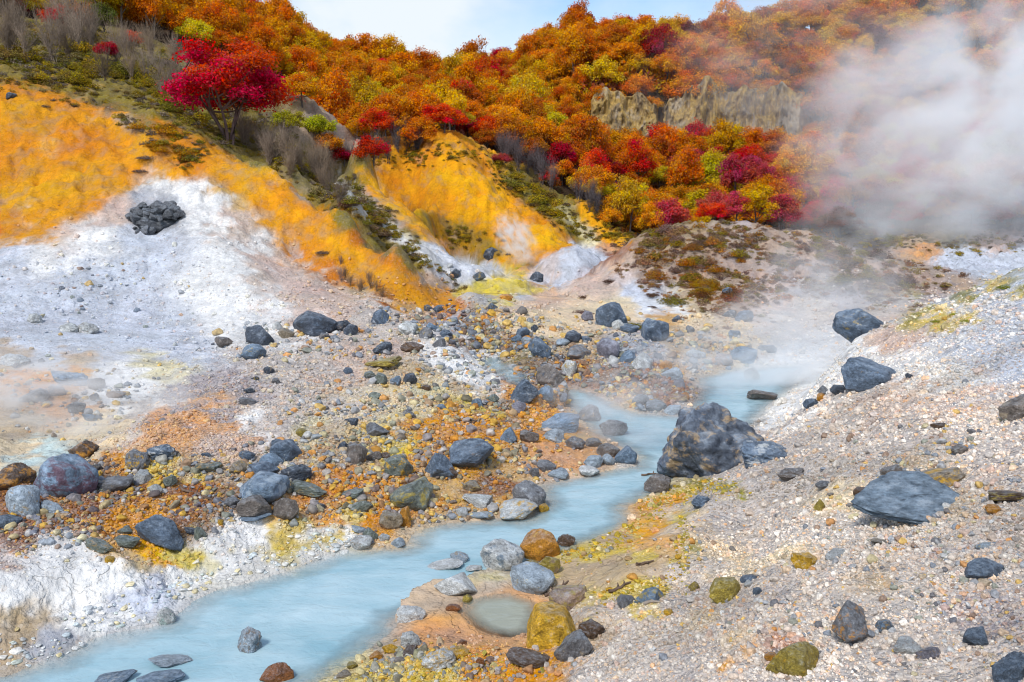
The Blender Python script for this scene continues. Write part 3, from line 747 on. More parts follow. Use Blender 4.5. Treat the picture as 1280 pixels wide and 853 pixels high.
# ------------------------------------------------------------------ rocks
import bmesh
def ico(sub):
    bm = bmesh.new()
    bmesh.ops.create_icosphere(bm, subdivisions=sub, radius=1.0)
    v = np.array([q.co[:] for q in bm.verts])
    f = np.array([[q.index for q in p.verts] for p in bm.faces])
    bm.free()
    return v, f
ICO = {k: ico(k) for k in (2, 3, 5, 6)}
def rock_mesh(name, seed, kind='a', sub=5):
    r = np.random.default_rng(seed)
    d, f = ICO[sub]
    ncut, lo, hi, rough = {'a': (20, .42, .80, .07), 'r': (18, .56, .86, .06), 's': (16, .55, .88, .06), 'w': (12, .42, .8, .06), 'l': (14, .6, .92, .14)}[kind]
    n = r.normal(size=(ncut, 3))
    n /= np.linalg.norm(n, axis=1)[:, None]
    off = r.uniform(lo, hi, ncut)
    if kind == 'w':
        n[0] = (.62, -.45, .64); off[0] = .36
        n[1] = (-.78, -.2, .58); off[1] = .42
    n /= np.linalg.norm(n, axis=1)[:, None]
    dn = d @ n.T
    rad = np.where(dn > .05, off / np.maximum(dn, .05), 9.0)
    k = 34.0 if kind in 'aws' else 24.0
    rad = -np.log(np.exp(-k * np.minimum(rad, 3)).sum(1) + np.exp(-k)) / k      # soft minimum: chipped, slightly rounded edges
    p = d * rad[:, None]
    p = p * (1 + rough * fbm(p * 2.0 + seed, 4, .55)[:, None])
    p = p + d * (.018 * fbm(p * 9.0 + seed * 3, 3, .6))[:, None]
    if kind == 's':      # layered plates
        lay = np.sin(p[:, 2] * 26 + 3 * gnoise(p * 2.5 + seed))
        p[:, :2] *= (1 + .022 * lay)[:, None]
    if kind == 'l':      # lumps and pits
        p = p + d * (.10 * np.abs(gnoise(p * 4.0 + seed)) - .03)[:, None]
    lo_, hi_ = p.min(0), p.max(0)
    p = (p - (lo_ + hi_) / 2) / (hi_ - lo_)                # unit box centred on the origin
    return np_mesh(name, p, f)
def rock_material():
    m, nt, out = new_mat('weathered_rock')
    t = NT(nt)
    oi = t.n('ShaderNodeObjectInfo')
    tc = t.n('ShaderNodeTexCoord').outputs['Object']
    vadd = t.n('ShaderNodeVectorMath', operation='ADD')
    t.put(vadd.inputs[0], tc)
    comb = t.n('ShaderNodeCombineXYZ', {'X': t.math('MULTIPLY', oi.outputs['Random'], 40.0), 'Y': t.math('MULTIPLY', oi.outputs['Random'], 17.0)})
    t.put(vadd.inputs[1], comb.outputs[0])
    P = vadd.outputs[0]
    tint = t.attr('tint', 'OBJECT')
    tam = t.attr('stain', 'OBJECT', 'Fac')
    n1 = t.noise(P, 2.2, 7, .62)
    n2 = t.noise(P, 7.0, 6, .68)
    n3 = t.noise(P, 3.4, 9, .72, .35)
    n4 = t.noise(P, 24.0, 6, .72)
    base = t.mix(1.0, oi.outputs['Color'], t.ramp(n1, [(.25, .50), (.55, 1.0), (.78, 1.75)]), 'MULTIPLY')
    base = t.mix(1.0, base, t.ramp(n2, [(.28, .45), (.55, 1.0), (.75, 1.65)]), 'MULTIPLY')
    base = t.mix(1.0, base, t.ramp(n4, [(.30, .50), (.52, 1.0), (.72, 1.55)]), 'MULTIPLY')
    # pale mineral bloom and coloured stain
    base = t.mix(t.math('MULTIPLY', t.ramp(n2, [(.56, 0), (.68, 1)]), .38), base, (.42, .45, .48))
    thr = t.math('SUBTRACT', .78, t.math('MULTIPLY', tam, .5))
    st = t.n('ShaderNodeMapRange', {'Value': n3, 'From Min': thr, 'From Max': t.math('ADD', thr, .07)}).outputs[0]
    tcol = t.mix(1.0, tint, t.ramp(n2, [(.3, .6), (.7, 1.25)]), 'MULTIPLY')
    base = t.mix(t.math('MULTIPLY', st, .85), base, tcol)
    # pale blue sky light painted into the colour of upper faces, broken by noise
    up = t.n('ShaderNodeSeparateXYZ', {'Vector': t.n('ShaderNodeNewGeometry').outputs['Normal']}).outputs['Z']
    sky_top = t.math('MULTIPLY', t.maprange(up, .45, .95), t.maprange(n2, .38, .62))
    base = t.mix(t.math('MULTIPLY', sky_top, .38), base, (.36, .42, .48))
    cr = t.n('ShaderNodeTexVoronoi', {'Vector': t.mix(.3, P, t.noise(P, 3.0, 5, out='Color')), 'Scale': 2.1}, feature='DISTANCE_TO_EDGE')
    crack = t.ramp(t.math('ADD', cr.outputs['Distance'], t.math('MULTIPLY', t.math('SUBTRACT', n3, .42), .35)), [(0, 0), (.03, 1)])
    base = t.mix(1.0, base, t.ramp(crack, [(0, .55), (1, 1)]), 'MULTIPLY')
    h = t.math('ADD', t.math('ADD', t.math('MULTIPLY', n2, .10), t.math('MULTIPLY', n4, .06)), t.math('MULTIPLY', crack, .012))
    bump = t.n('ShaderNodeBump', {'Height': h, 'Strength': .85, 'Distance': .6})
    bs = t.n('ShaderNodeBsdfPrincipled', {'Base Color': base, 'Roughness': t.maprange(n1, .3, .7, .62, .34), 'Normal': bump.outputs[0]})
    bs.inputs['Specular IOR Level'].default_value = .45
    nt.links.new(bs.outputs[0], out.inputs['Surface'])
    return m
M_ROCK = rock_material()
RC = dict(sl=(.125,.175,.245), dk=(.08,.10,.135), bl=(.21,.30,.41), lb=(.42,.50,.57), gr=(.21,.21,.22), pg=(.66,.67,.65), wh=(.82,.82,.79), tp=(.22,.185,.16), br=(.15,.085,.045), ru=(.36,.13,.03),
          **{'or': (.66,.29,.025)}, ye=(.74,.42,.02), ol=(.44,.33,.05), gg=(.21,.24,.20), pk=(.45,.31,.22), lv=(.26,.25,.30), tn=(.38,.30,.20))
SHAPES = {}
for _k, _cnt, _s0 in (('a', 6, 100), ('r', 5, 200), ('s', 4, 300), ('w', 3, 400), ('l', 3, 500)):
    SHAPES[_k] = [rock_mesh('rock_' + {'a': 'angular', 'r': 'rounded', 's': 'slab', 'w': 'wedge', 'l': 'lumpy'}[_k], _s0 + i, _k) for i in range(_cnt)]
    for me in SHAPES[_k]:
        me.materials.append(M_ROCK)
def surf_z(x, y):
    z = ground_z(x, y)
    x, y = np.atleast_1d(x), np.atleast_1d(y)
    k = y < 32
    if k.any():
        z = z.copy()
        ins = sdist(x[k], y[k], BANK_W) < 0
        z[k] = np.where(ins, np.maximum(z[k], water_z(y[k])), z[k])
    return z
def seat(u, vc, lift):
    """walk along the ray of a pixel until it is `lift` (per metre of depth) above the ground"""
    dx, dy, dz = pix_dir(u, vc)
    ys = _march[(_march > 3.0) & (_march < 70)]
    xs = dx / dy * ys
    zr = CAM_H + dz / dy * ys
    g = surf_z(xs, ys)
    k = np.nonzero(zr - lift * ys <= g)[0]
    k = int(k[0]) if len(k) else len(ys) - 1
    return float(xs[k]), float(ys[k]), float(g[k])
ROCK_AT = []
def place_rock(u, vb, w, h, col, shape, label, name='boulder', tint=None, stain=0.0, rot=None, mesh=None, depth=.85, sink=.25, tilt=0.0, group=None, cat='boulder', atY=None):
    vc = vb - h / 2
    phi = math.atan2(-float(pix_dir(u, vc)[2]), float(pix_dir(u, vc)[1]))
    D = depth * w
    H = math.sqrt(max(h * h - (D * math.sin(phi)) ** 2, (.5 * h) ** 2)) / math.cos(phi)
    x, y, g = seat(u, vc, sink * H / FPX)
    if atY:
        y = atY
        x = float(at_y(u, vc, y)[0])
        g = float(surf_z(x, y)[0])
    dep = to_pix(x, y, g)[2]
    k = float(dep) / FPX
    me = mesh or SHAPES[shape][rnd.randrange(len(SHAPES[shape]))]
    o = link(name, me)
    o.location = (x, y, g + sink * H * k)
    flip = rnd.choice((0, math.pi)) if rot is None else 0
    yaw = rnd.uniform(-.5, .5) + flip if rot is None else rot
    o.rotation_euler = (rnd.uniform(-.22, .22), tilt + rnd.uniform(-.22, .22), yaw)
    o.scale = (w * k * 1.04, D * k, H * k * 1.14)
    c = RC[col] if isinstance(col, str) else col
    j = rnd.uniform(.88, 1.12)
    o.color = (c[0] * j, c[1] * j, c[2] * j, 1)
    tc = RC[tint] if isinstance(tint, str) else tint
    o['tint'] = tuple(float(q) for q in (tc or rnd.choice(((.45, .30, .12), (.50, .34, .06), (.48, .48, .46), (.30, .22, .16), (.34, .38, .42)))))
    o['stain'] = float(stain if tint else rnd.uniform(.2, .55))
    tag(o, label, cat, group)
    ROCK_AT.append((x, y, w * k * .5, u, vb - h / 2, w, h))
    return o

# --- the rocks one can name, as seen in the photograph: u, base v, width, height, colour, shape, label [, stain colour, amount]
ROCKS = [
 # far left group
 (80,631,76,58,'bl','r','large blue-grey boulder with purple stain among the rust gravel at far left',(.16,.07,.10),.62),
 (29,649,48,40,'lb','r','pale blue-grey boulder leaning against the large purple-stained boulder'),
 (19,615,40,32,'br','a','brown and orange angular rock left of the purple-stained boulder','or',.6),
 (66,642,34,14,'lb','s','flat pale blue stone at the foot of the purple-stained boulder'),
 (8,662,30,16,'sl','r','dark blue stone cut by the left edge of the picture'),
 (144,617,43,20,'gr','r','long grey rounded stone right of the purple-stained boulder'),
 (177,607,23,16,'pg','r','small light grey rounded stone right of the long grey stone'),
 (101,577,34,25,'br','a','brown rock with orange flank above the purple-stained boulder','or',.55),
 (201,578,34,22,'sl','l','blue-black lumpy rock with white bloom at the peach gravel edge','wh',.5),
 (172,592,28,28,'gr','l','grey yellow-spotted rock just left of the blue-black lumpy rock','ye',.5),
 (204,684,58,39,'sl','a','dark blue angular boulder standing on the yellow crust of left bank',(.20,.14,.10),.3),
 (156,669,18,10,'gg','r','small greenish stone left of the dark blue angular boulder'),
 (125,690,36,16,'gg','s','flat grey-green stone on the white crust, left of its twin'),
 (158,686,34,15,'gg','s','flat grey-green stone under the dark blue angular boulder'),
 (241,669,24,9,'dk','s','thin dark slab right of the dark blue angular boulder'),
 (250,680,15,17,'gg','w','upright greenish splinter right of the dark blue angular boulder'),
 (137,707,11,10,'ye','r','small yellow stone alone on the white crust'),
 (275,659,10,9,'ye','r','small yellow round stone above the yellow crust'),
 (120,590,14,10,'gr','r','small grey stone between the purple-stained boulder and brown rock'),
 (210,610,22,12,'gg','s','grey-green flat stone below the light grey rounded stone'),
 (196,618,18,11,'pg','a','pale grey angular chip below the grey yellow-spotted rock'),
 (262,594,32,15,'gg','s','pale green flat stone in the middle of the left rubble'),
 (300,596,24,18,'tn','a','cream knobbly stone left of the slate boulder cluster','ye',.5),
 (258,574,13,8,'sl','r','small dark round pebble on the peach gravel'),
 (106,612,12,8,'gr','a','small grey stone touching the purple-stained boulder on its right'),
 # cluster at u 330
 (358,580,40,28,'sl','r','slate boulder at the top of the left-bank boulder cluster','pg',.3),
 (349,565,21,15,'sl','r','small slate stone behind the top of the left-bank boulder cluster'),
 (338,590,28,21,'bl','a','blue-grey stone in the middle of the left-bank boulder cluster'),
 (325,598,38,22,'sl','a','dark stone on the left side of the left-bank boulder cluster'),
 (370,605,37,25,'dk','l','black pitted boulder right of the left-bank cluster'),
 (331,634,62,38,'bl','r','large blue-grey boulder with pale top resting on two brown rocks','lb',.55),
 (318,651,42,28,'tp','r','brownish rock under the left end of the pale-topped boulder'),
 (357,655,33,31,'tp','a','brown rock under the right end of the pale-topped boulder'),
 (317,652,44,9,'bl','s','thin blue-grey slab under the pale-topped boulder'),
 (386,621,46,18,'gg','s','low grey rock right of the pale-topped boulder','ye',.4),
 (290,636,20,13,'gr','r','small grey stone left of the pale-topped boulder'),
 (309,574,20,9,'sl','r','flat dark stone behind the left-bank cluster'),
 (400,640,14,8,'dk','s','small dark chip at the sand edge right of the brown rock'),
 # middle left bank
 (445,583,25,26,'tp','a','taupe upright stone in the yellow rubble above the stream'),
 (428,567,15,13,'dk','a','small black stone left of the taupe upright stone'),
 (466,578,22,14,'tp','a','brown-grey stone right of the taupe upright stone'),
 (483,577,16,10,'br','a','small brown stone left of the mottled boulder'),
 (497,598,38,28,'gg','r','mottled grey and yellow boulder in the rubble','ye',.55),
 (549,602,38,33,'sl','w','slate wedge leaning on the dark double boulder','lb',.35),
 (587,585,60,34,'sl','r','large dark double boulder in the yellow rubble','tp',.4),
 (566,601,18,15,'br','a','small brown stone under the slate wedge'),
 (516,643,56,40,'gg','r','big grey-green boulder at the water edge with yellow foot','ol',.55),
 (440,626,30,12,'gg','s','low grey-green slab in the yellow sand'),
 (452,640,28,13,'gg','s','flat blue-green slab near the yellow sand'),
 (489,666,28,25,'tn','a','pale yellow block at the water edge','ye',.35),
 (506,664,20,28,'or','w','orange upright splinter at the water edge','ru',.4),
 (452,688,28,17,'pg','r','pale grey rounded stone in the water margin'),
 (498,684,19,12,'lb','w','small pale blue wedge standing in the stream margin'),
 (464,678,18,17,'gg','a','grey-green stone behind the pale grey rounded stone'),
 (449,668,22,10,'lb','s','flat pale stone above the pale grey rounded stone'),
 (480,677,14,9,'pg','r','small whitish stone between grey-green stone and pale yellow block'),
 (590,616,23,13,'tn','r','pale tan stone on the rubble above the bank'),
 (661,640,42,34,'gr','r','mottled grey boulder at the bank bend','pg',.4),
 (646,649,52,24,'pg','r','pale boulder with yellow patches in front of the mottled grey boulder','ye',.5),
 (680,643,12,12,'ye','r','small yellow stone right of the pale patched boulder'),
 (596,635,36,17,'pg','s','pale crumbly slab at the shore left of the mottled grey boulder','ol',.3),
 (600,649,36,9,'lb','s','thin flat pale stone awash at the shore'),
 (578,647,17,12,'pg','r','small pale stone at the shore, left of the thin flat stone'),
 (682,592,23,14,'gr','r','grey rounded stone at the upper bank edge'),
 (699,600,24,13,'lb','r','pale blue stone at the upper bank edge'),
 (668,599,13,13,'gr','r','small grey stone left of the grey rounded stone'),
 (735,597,29,14,'wh','r','whitest smooth stone at the upper bank edge'),
 (741,587,25,17,'lb','a','pale grey-blue stone behind the whitest smooth stone'),
 (762,584,20,15,'lb','a','small pale stone in the water margin left of the rounded blue-grey one'),
 (783,583,26,24,'bl','r','rounded blue-grey stone at the narrows'),
 (760,573,28,17,'tp','r','taupe stone in the mist behind the narrows'),
 (719,563,24,15,'gr','r','grey stone in the mist above the sand'),
 (742,560,20,12,'gr','r','dull grey stone in the mist right of its neighbour'),
 (768,548,34,22,'gr','a','broad grey rock lying in the misty side channel'),
 (700,544,56,23,'bl','s','long blue-grey slab boulder above the sand patch'),
 (690,555,30,18,'lb','a','pale blue-grey block below the long slab boulder'),
 (636,556,23,21,'bl','w','slanting blue-grey splinter left of the pale block'),
 (661,556,25,16,'tp','a','brown-grey stone between the splinter and the pale block'),
 (734,530,35,22,'gr','a','grey rock at the head of the misty side channel'),
 (649,519,18,16,'lv','a','lavender-grey stone above the slanting splinter'),
 (614,506,17,13,'gg','a','grey-green stone left of the dark triangular rock'),
 (597,511,15,12,'bl','r','small clear blue stone left of the grey-green stone'),
 (654,504,36,28,'sl','w','dark triangular rock beside the brown-grey block'),
 (681,505,24,16,'bl','a','blue-grey stone at the foot of the dark triangular rock'),
 (687,491,36,34,'tp','a','large brown-grey block in the middle of the rubble','dk',.45),
 (710,476,22,24,'pg','a','light grey rock against the brown-grey block'),
 (677,453,27,30,'sl','a','dark slate upright block behind the side brook'),
 (654,423,16,12,'sl','r','small dark blue stone on the far rubble'),
 (646,430,13,10,'bl','r','small blue stone left of its pale neighbour on the far rubble'),
 (658,431,13,9,'lb','r','small pale blue stone on the far rubble'),
 (668,417,9,10,'dk','r','tiny dark stone on the cream slope foot'),
 (715,431,23,16,'dk','r','dark smooth boulder at the cream slope foot'),
 (732,430,14,9,'sl','r','dark stone touching the dark smooth boulder'),
 (703,434,19,9,'lb','r','pale blue-grey stone in front of the dark smooth boulder'),
 (724,452,30,19,'gr','a','tilted grey slab below the dark smooth boulder'),
 (761,454,29,29,'lv','r','lavender-grey round boulder in the rubble'),
 (784,456,26,16,'bl','a','blue-grey rock right of the lavender-grey boulder'),
 (806,466,32,22,'pg','a','whitish broken rock at the misty water','lb',.4),
 (833,466,18,15,'or','r','orange round stone at the misty water'),
 (839,479,27,19,'lb','a','pale block below the orange round stone'),
 (801,512,20,18,'gr','a','grey stone at the tongue of rusty gravel'),
 (819,516,28,15,'gr','r','long grey stone lying in the stream below the rusty gravel'),
 (842,520,24,12,'lb','r','pale stone half under water below the rusty gravel'),
 (846,505,30,11,'ru','s','flat rusty orange stone on the gravel tongue'),
 (765,416,40,36,'sl','r','large dark boulder at the foot of the scrub mound'),
 (734,404,14,14,'lv','r','lavender stone left of the large dark boulder'),
 (773,414,16,13,'pg','r','pale stone in front of the large dark boulder'),
 (785,417,27,11,'sl','s','long dark stone right of the pale stone'),
 (819,433,36,32,'sl','a','dark blocky boulder standing in the mist'),
 (845,405,11,10,'sl','a','small dark stone on the orange sand patch'),
 (931,406,26,16,'sl','s','dark blue slab on the slope below the shrubs'),
 (913,398,18,10,'dk','a','dark stone left of the dark blue slab'),
 (909,371,13,10,'sl','a','dark stone among the rust-coloured shrubs'),
 (930,457,32,21,'bl','r','blue-grey boulder at the misty far bank'),
 (903,460,26,17,'pk','r','pinkish boulder at the misty far bank'),
 (871,449,28,10,'pg','s','pale flat stone at the misty far bank'),
 (918,426,15,12,'bl','a','blue-grey stone on the slope above the far bank'),
 (960,442,26,10,'gr','r','dull grey stone in the thick mist'),
 (955,502,42,13,'tp','s','low brownish rock lying in the misty stream'),
 (940,478,20,17,'tn','r','tan stone at the far bank in the mist','wh',.4),
 # left flats
 (391,424,50,32,'dk','r','biggest black boulder on the edge of the white slope','sl',.5),
 (324,437,37,29,'dk','a','black angular boulder left of the biggest black one'),
 (317,451,30,20,'bl','r','grey tilted stone in front of the black angular boulder'),
 (356,424,19,12,'tn','r','tan-grey stone between the two black boulders'),
 (406,426,13,9,'gr','r','small grey stone under the biggest black boulder'),
 (426,417,26,15,'dk','s','low black stone right of the biggest black boulder'),
 (439,422,19,15,'dk','r','black rounded stone beside the low black stone'),
 (473,410,24,22,'sl','a','dark rock with pale flank left of the far rubble',(.4,.38,.25),.4),
 (510,421,26,18,'pg','l','whitish crystalline rock at the left of the far rubble'),
 (533,427,18,16,'gr','r','grey round stone right of the whitish crystalline rock'),
 (540,416,16,12,'bl','a','blue-grey stone behind the grey round stone'),
 (557,425,17,12,'sl','r','dark round stone in the far rubble'),
 (548,435,18,11,'gr','s','flat grey stone below the grey round stone'),
 (478,445,25,17,'dk','l','dark knobbly stone on the left flat'),
 (515,441,29,13,'br','l','dark brown low rock right of the knobbly stone'),
 (478,460,46,11,'ol','s','mossy yellow-brown flat rock on the left flat','br',.5),
 (475,483,18,14,'gg','r','grey-green round stone below the mossy flat rock'),
 (462,476,16,11,'gg','r','smaller grey-green stone beside the round one'),
 (495,483,14,12,'bl','r','blue-grey stone right of the grey-green round stone'),
 (513,483,16,15,'dk','r','dark stone with brown crust right of the blue-grey stone','br',.4),
 (435,469,11,8,'sl','r','little slate stone left of the grey-green pair'),
 (468,501,19,11,'gg','a','flat greenish stone on the open gravel'),
 (512,525,17,13,'gr','a','grey angular stone on the open gravel'),
 (439,531,17,8,'dk','s','thin dark stone on the open gravel'),
 (472,549,28,19,'gr','w','grey jagged rock above the yellow rubble'),
 (377,548,14,11,'ol','r','olive stone on the pale gravel'),
 (335,469,14,10,'dk','r','dark stone on the lavender berm'),
 (311,493,14,8,'dk','r','dark blue pebble below the lavender berm'),
 (311,507,23,10,'gr','s','grey low stone left of the white salt patch'),
 (345,481,11,8,'gr','r','small grey stone below the lavender berm'),
 (319,478,10,7,'dk','r','small black stone below the lavender berm'),
 (552,515,14,9,'bl','r','blue-grey stone at the yellow rubble top'),
 (533,490,11,8,'br','r','small brown stone at the right of the gravel flat'),
 (279,438,23,15,'tp','a','taupe stone at the border of the white slope'),
 (88,417,24,13,'pg','l','left one of two pale lumps on the white slope'),
 (111,420,26,15,'pg','l','right one of two pale lumps on the white slope'),
 (45,406,22,13,'pg','l','pale lump alone on the white slope'),
 (20,459,33,15,'pg','l','pale grey lump at the left edge above the steam'),
 (88,484,52,19,'bl','s','long blue-grey flat rock in the steam at left'),
 (46,506,32,18,'gr','r','grey rock veiled by steam at left'),
 (72,496,20,11,'tp','r','small taupe rock behind the veiled grey rock'),
 (120,490,21,17,'tp','r','taupe rounded rock right of the long flat rock'),
 (145,499,23,10,'pk','r','pinkish brown stone on the white salt'),
 (119,503,13,11,'gr','r','small grey stone on the white salt'),
 (98,520,24,16,'gr','a','grey broken rock at the edge of the steaming hollow'),
 (115,528,24,10,'bl','s','flat bluish stone below the grey broken rock'),
 # valley head
 (616,394,12,13,'sl','r','dark teal stone at the mouth of the upper gully'),
 (535,391,11,9,'dk','r','dark stone under the tip of the ochre ridge'),
 (548,392,13,10,'sl','r','slate stone under the tip of the ochre ridge'),
 (568,351,15,11,'dk','a','dark rock at the foot of the grey scree'),
 (599,351,15,11,'sl','a','slate rock behind the yellow dome'),
 (612,327,21,15,'dk','a','dark rock left of the small steam vent'),
 (671,356,18,15,'dk','l','dark brown rock right of the yellow dome'),
 (633,377,17,9,'or','l','orange crusted stone in front of the yellow dome'),
 (13,124,14,8,'dk','r','dark boulder on the ochre slope at far left'),
 # stream foreground
 (675,706,49,41,'or','r','orange round boulder at the right bank','ye',.4),
 (628,718,54,39,'pg','r','white and blue-grey boulder beside the orange round boulder',(.10,.16,.22),.5),
 (665,745,58,38,'lb','r','smooth pale glassy boulder mirrored in the pool'),
 (570,748,54,32,'pg','w','pale wedge-shaped rock standing in the stream','tn',.35),
 (556,713,46,12,'wh','s','low white slab awash in the stream'),
 (574,705,24,13,'lb','r','blue-grey stone behind the low white slab'),
 (593,715,22,8,'wh','s','thin white stone right of the low white slab'),
 (688,722,26,25,'ol','a','olive stone under the orange round boulder'),
 (663,710,18,9,'ol','r','small olive stone in front of the orange round boulder'),
 (708,685,22,16,'br','l','dark brown crumbly stone right of the orange round boulder'),
 (711,770,51,36,'pk','r','pinkish tan boulder with olive side','ol',.5),
 (688,815,64,54,'ye','r','big yellow-orange boulder on the sand','ol',.45),
 (716,831,44,42,'gr','w','grey pyramid-shaped rock at the gravel edge','tn',.4),
 (739,801,32,23,'br','l','dark brown crumbly rock behind the grey pyramid'),
 (514,780,36,22,'wh','l','white crusted stone at the sand spit','gr',.4),
 (514,813,28,22,'pg','l','white and grey stone atop the spit heap','dk',.45),
 (513,824,24,14,'br','a','dark brown stone under the white and grey stone'),
 (489,819,21,14,'ye','a','bright yellow stone at the spit heap'),
 (548,841,42,30,'pg','l','pale patchy stone at the spit heap','ye',.55),
 (571,828,30,21,'ye','l','pale yellow crumbly stone right of the patchy stone','tn',.5),
 (577,809,13,9,'ru','r','small rust stone on the sand below the pool'),
 (567,765,19,9,'ru','s','flat rust stone by the pool'),
 (585,758,13,13,'ol','r','small olive stone in the pool margin'),
 (346,857,34,24,'ru','a','rust-brown stone at the bottom edge of the picture'),
 (145,858,48,17,'bl','s','blue-grey rock awash at the bottom left'),
 (214,834,52,13,'lb','s','pale rock awash near the left foreground'),
 (202,858,60,17,'bl','s','blue-grey rock awash at the bottom, right of its twin'),
 (311,820,32,32,'lb','l','pale crusted rock drowned in the stream'),
 (208,784,22,22,'wh','l','mint-white crust lump at the left shore',(.45,.62,.55),.5),
 (660,832,54,15,'br','s','dark bark-like slab beside the grey pyramid'),
 (440,838,14,10,'ol','r','olive pebble at the tip of the spit'),
 (470,826,16,11,'or','r','orange pebble left of the bright yellow stone'),
 (600,834,10,10,'ru','r','small rust-red pebble on the ochre sand'),
 (430,849,18,10,'tn','r','tan pebble at the bottom of the spit'),
 # right slope
 (1085,495,63,44,'sl','r','dark rounded boulder with orange specks on the right slope',(.35,.25,.12),.35),
 (1048,495,18,13,'dk','r','small black stone left of the dark rounded boulder'),
 (1031,495,19,11,'gr','a','grey stone left of the small black stone'),
 (1025,504,12,12,'or','r','small orange stone below the grey stone'),
 (1014,512,18,13,'sl','r','dark blue stone left of the small orange stone'),
 (1174,613,56,27,'tn','r','tan boulder with yellow side behind the tilted slab','ye',.55),
 (1115,598,28,15,'tp','r','brownish stone left of the tan boulder'),
 (1272,531,44,38,'tp','a','brown-grey block cut by the right edge of the picture','tn',.5),
 (1262,628,60,17,'br','s','flat brown rock at the right edge of the picture','ol',.5),
 (902,760,48,35,'ol','a','olive yellow chunk on the right gravel','wh',.25),
 (936,730,22,11,'sl','r','dark blue stone behind the olive yellow chunk'),
 (935,736,12,9,'wh','r','small white pebble behind the olive yellow chunk'),
 (947,745,12,10,'sl','r','small slate pebble right of the white pebble'),
 (867,742,15,15,'ol','w','little olive splinter left of the olive yellow chunk'),
 (812,760,34,25,'bl','a','blue-grey stone with olive moss at the gravel edge','ol',.5),
 (780,763,30,18,'gr','a','grey low stone left of the mossy blue-grey one'),
 (836,771,13,9,'ye','r','small yellow pebble on the pale gravel'),
 (1004,715,30,22,'ye','a','yellow block with white side on the right gravel','wh',.45),
 (1069,803,58,42,'gr','a','grey rock with an orange half on the right gravel','or',.5),
 (1106,793,20,17,'bl','r','small blue stone right of the half-orange rock'),
 (991,853,64,47,'ol','a','large olive-brown rock at the bottom of the right gravel','ye',.45),
 (1231,727,44,27,'sl','a','dark blue-green flat rock near the right edge'),
 (1221,812,38,26,'sl','a','dark blue jagged rock low on the right gravel'),
 (1264,860,46,42,'sl','l','dark lichened rock in the bottom right corner','lb',.35),
 (1134,820,36,20,'pg','r','pale pink-white stone low on the right gravel'),
 (1160,824,28,18,'lv','a','mauve stone beside the pale pink-white one'),
 (1232,688,25,9,'lb','s','thin pale blue stone on the right gravel'),
 (1024,643,14,18,'ol','w','upright olive splinter on the right gravel'),
 (1075,622,24,12,'br','s','thin brown stone left of the tilted slab'),
 (990,602,36,17,'tp','l','brownish crumbling rock at mid right slope'),
 (1030,613,19,10,'gr','r','grey stone right of the crumbling rock'),
 (1200,571,22,13,'tp','r','taupe stone above the tan boulder'),
 (1172,538,18,8,'br','s','thin brown stone on the pale upper gravel'),
 (1100,682,34,9,'tn','s','thin tan stone below the tilted slab'),
 (1045,700,32,11,'pg','s','pale thin stone right of the yellow block'),
 (965,830,20,12,'or','r','orange stone above the large olive-brown rock'),
 (1240,645,20,12,'or','r','orange-brown stone right of the tilted slab'),
 (876,637,23,16,'sl','l','small blue-black stone below the mossy giant boulder','wh',.4),
 (1136,475,10,7,'dk','r','small black pebble right of the dark rounded boulder'),
]
for row in ROCKS:
    u, vb, w, h, c, shp, lab = row[:7]
    tint, stain = (row[7], row[8]) if len(row) > 7 else (None, 0)
    place_rock(u, vb, w, h, c, shp, lab, tint=tint, stain=stain, depth=.6 if shp == 's' else .85)

# ------------------------------------------------------------------ the three remarkable rocks
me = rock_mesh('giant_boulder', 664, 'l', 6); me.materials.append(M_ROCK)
o = place_rock(886, 617, 130, 106, (.085, .105, .14), 'l', 'giant pitted blue-black boulder with ochre crest beside the stream', mesh=me, tint=(.46, .32, .17), stain=.5, rot=.3, depth=.9, sink=.22)
o2 = place_rock(956, 586, 70, 34, 'sl', 'l', 'low blue-black ash-covered rock joined to the giant boulder on its right', mesh=SHAPES['l'][1], tint='pg', stain=.5, rot=.2, depth=.9, sink=.2)
o3 = place_rock(822, 620, 34, 26, 'tp', 'l', 'dull brown stone in the water under the left side of the giant boulder', mesh=SHAPES['l'][2])
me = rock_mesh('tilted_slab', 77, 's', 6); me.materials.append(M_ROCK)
x, y, g = hit(1141, 650)
k = float(to_pix(x, y, g)[2]) / FPX
slab = link('boulder', me)
slab.location = (x, y + 24 * k, g + 19 * k)
slab.scale = (136 * k, 112 * k, 27 * k)
slab.rotation_euler = (math.radians(17), math.radians(-4), math.radians(-14))
slab.color = (.15, .21, .27, 1)
slab['tint'] = (.30, .36, .42); slab['stain'] = .42
tag(slab, 'big tilted slate-blue slab lying on the right gravel slope', 'boulder')

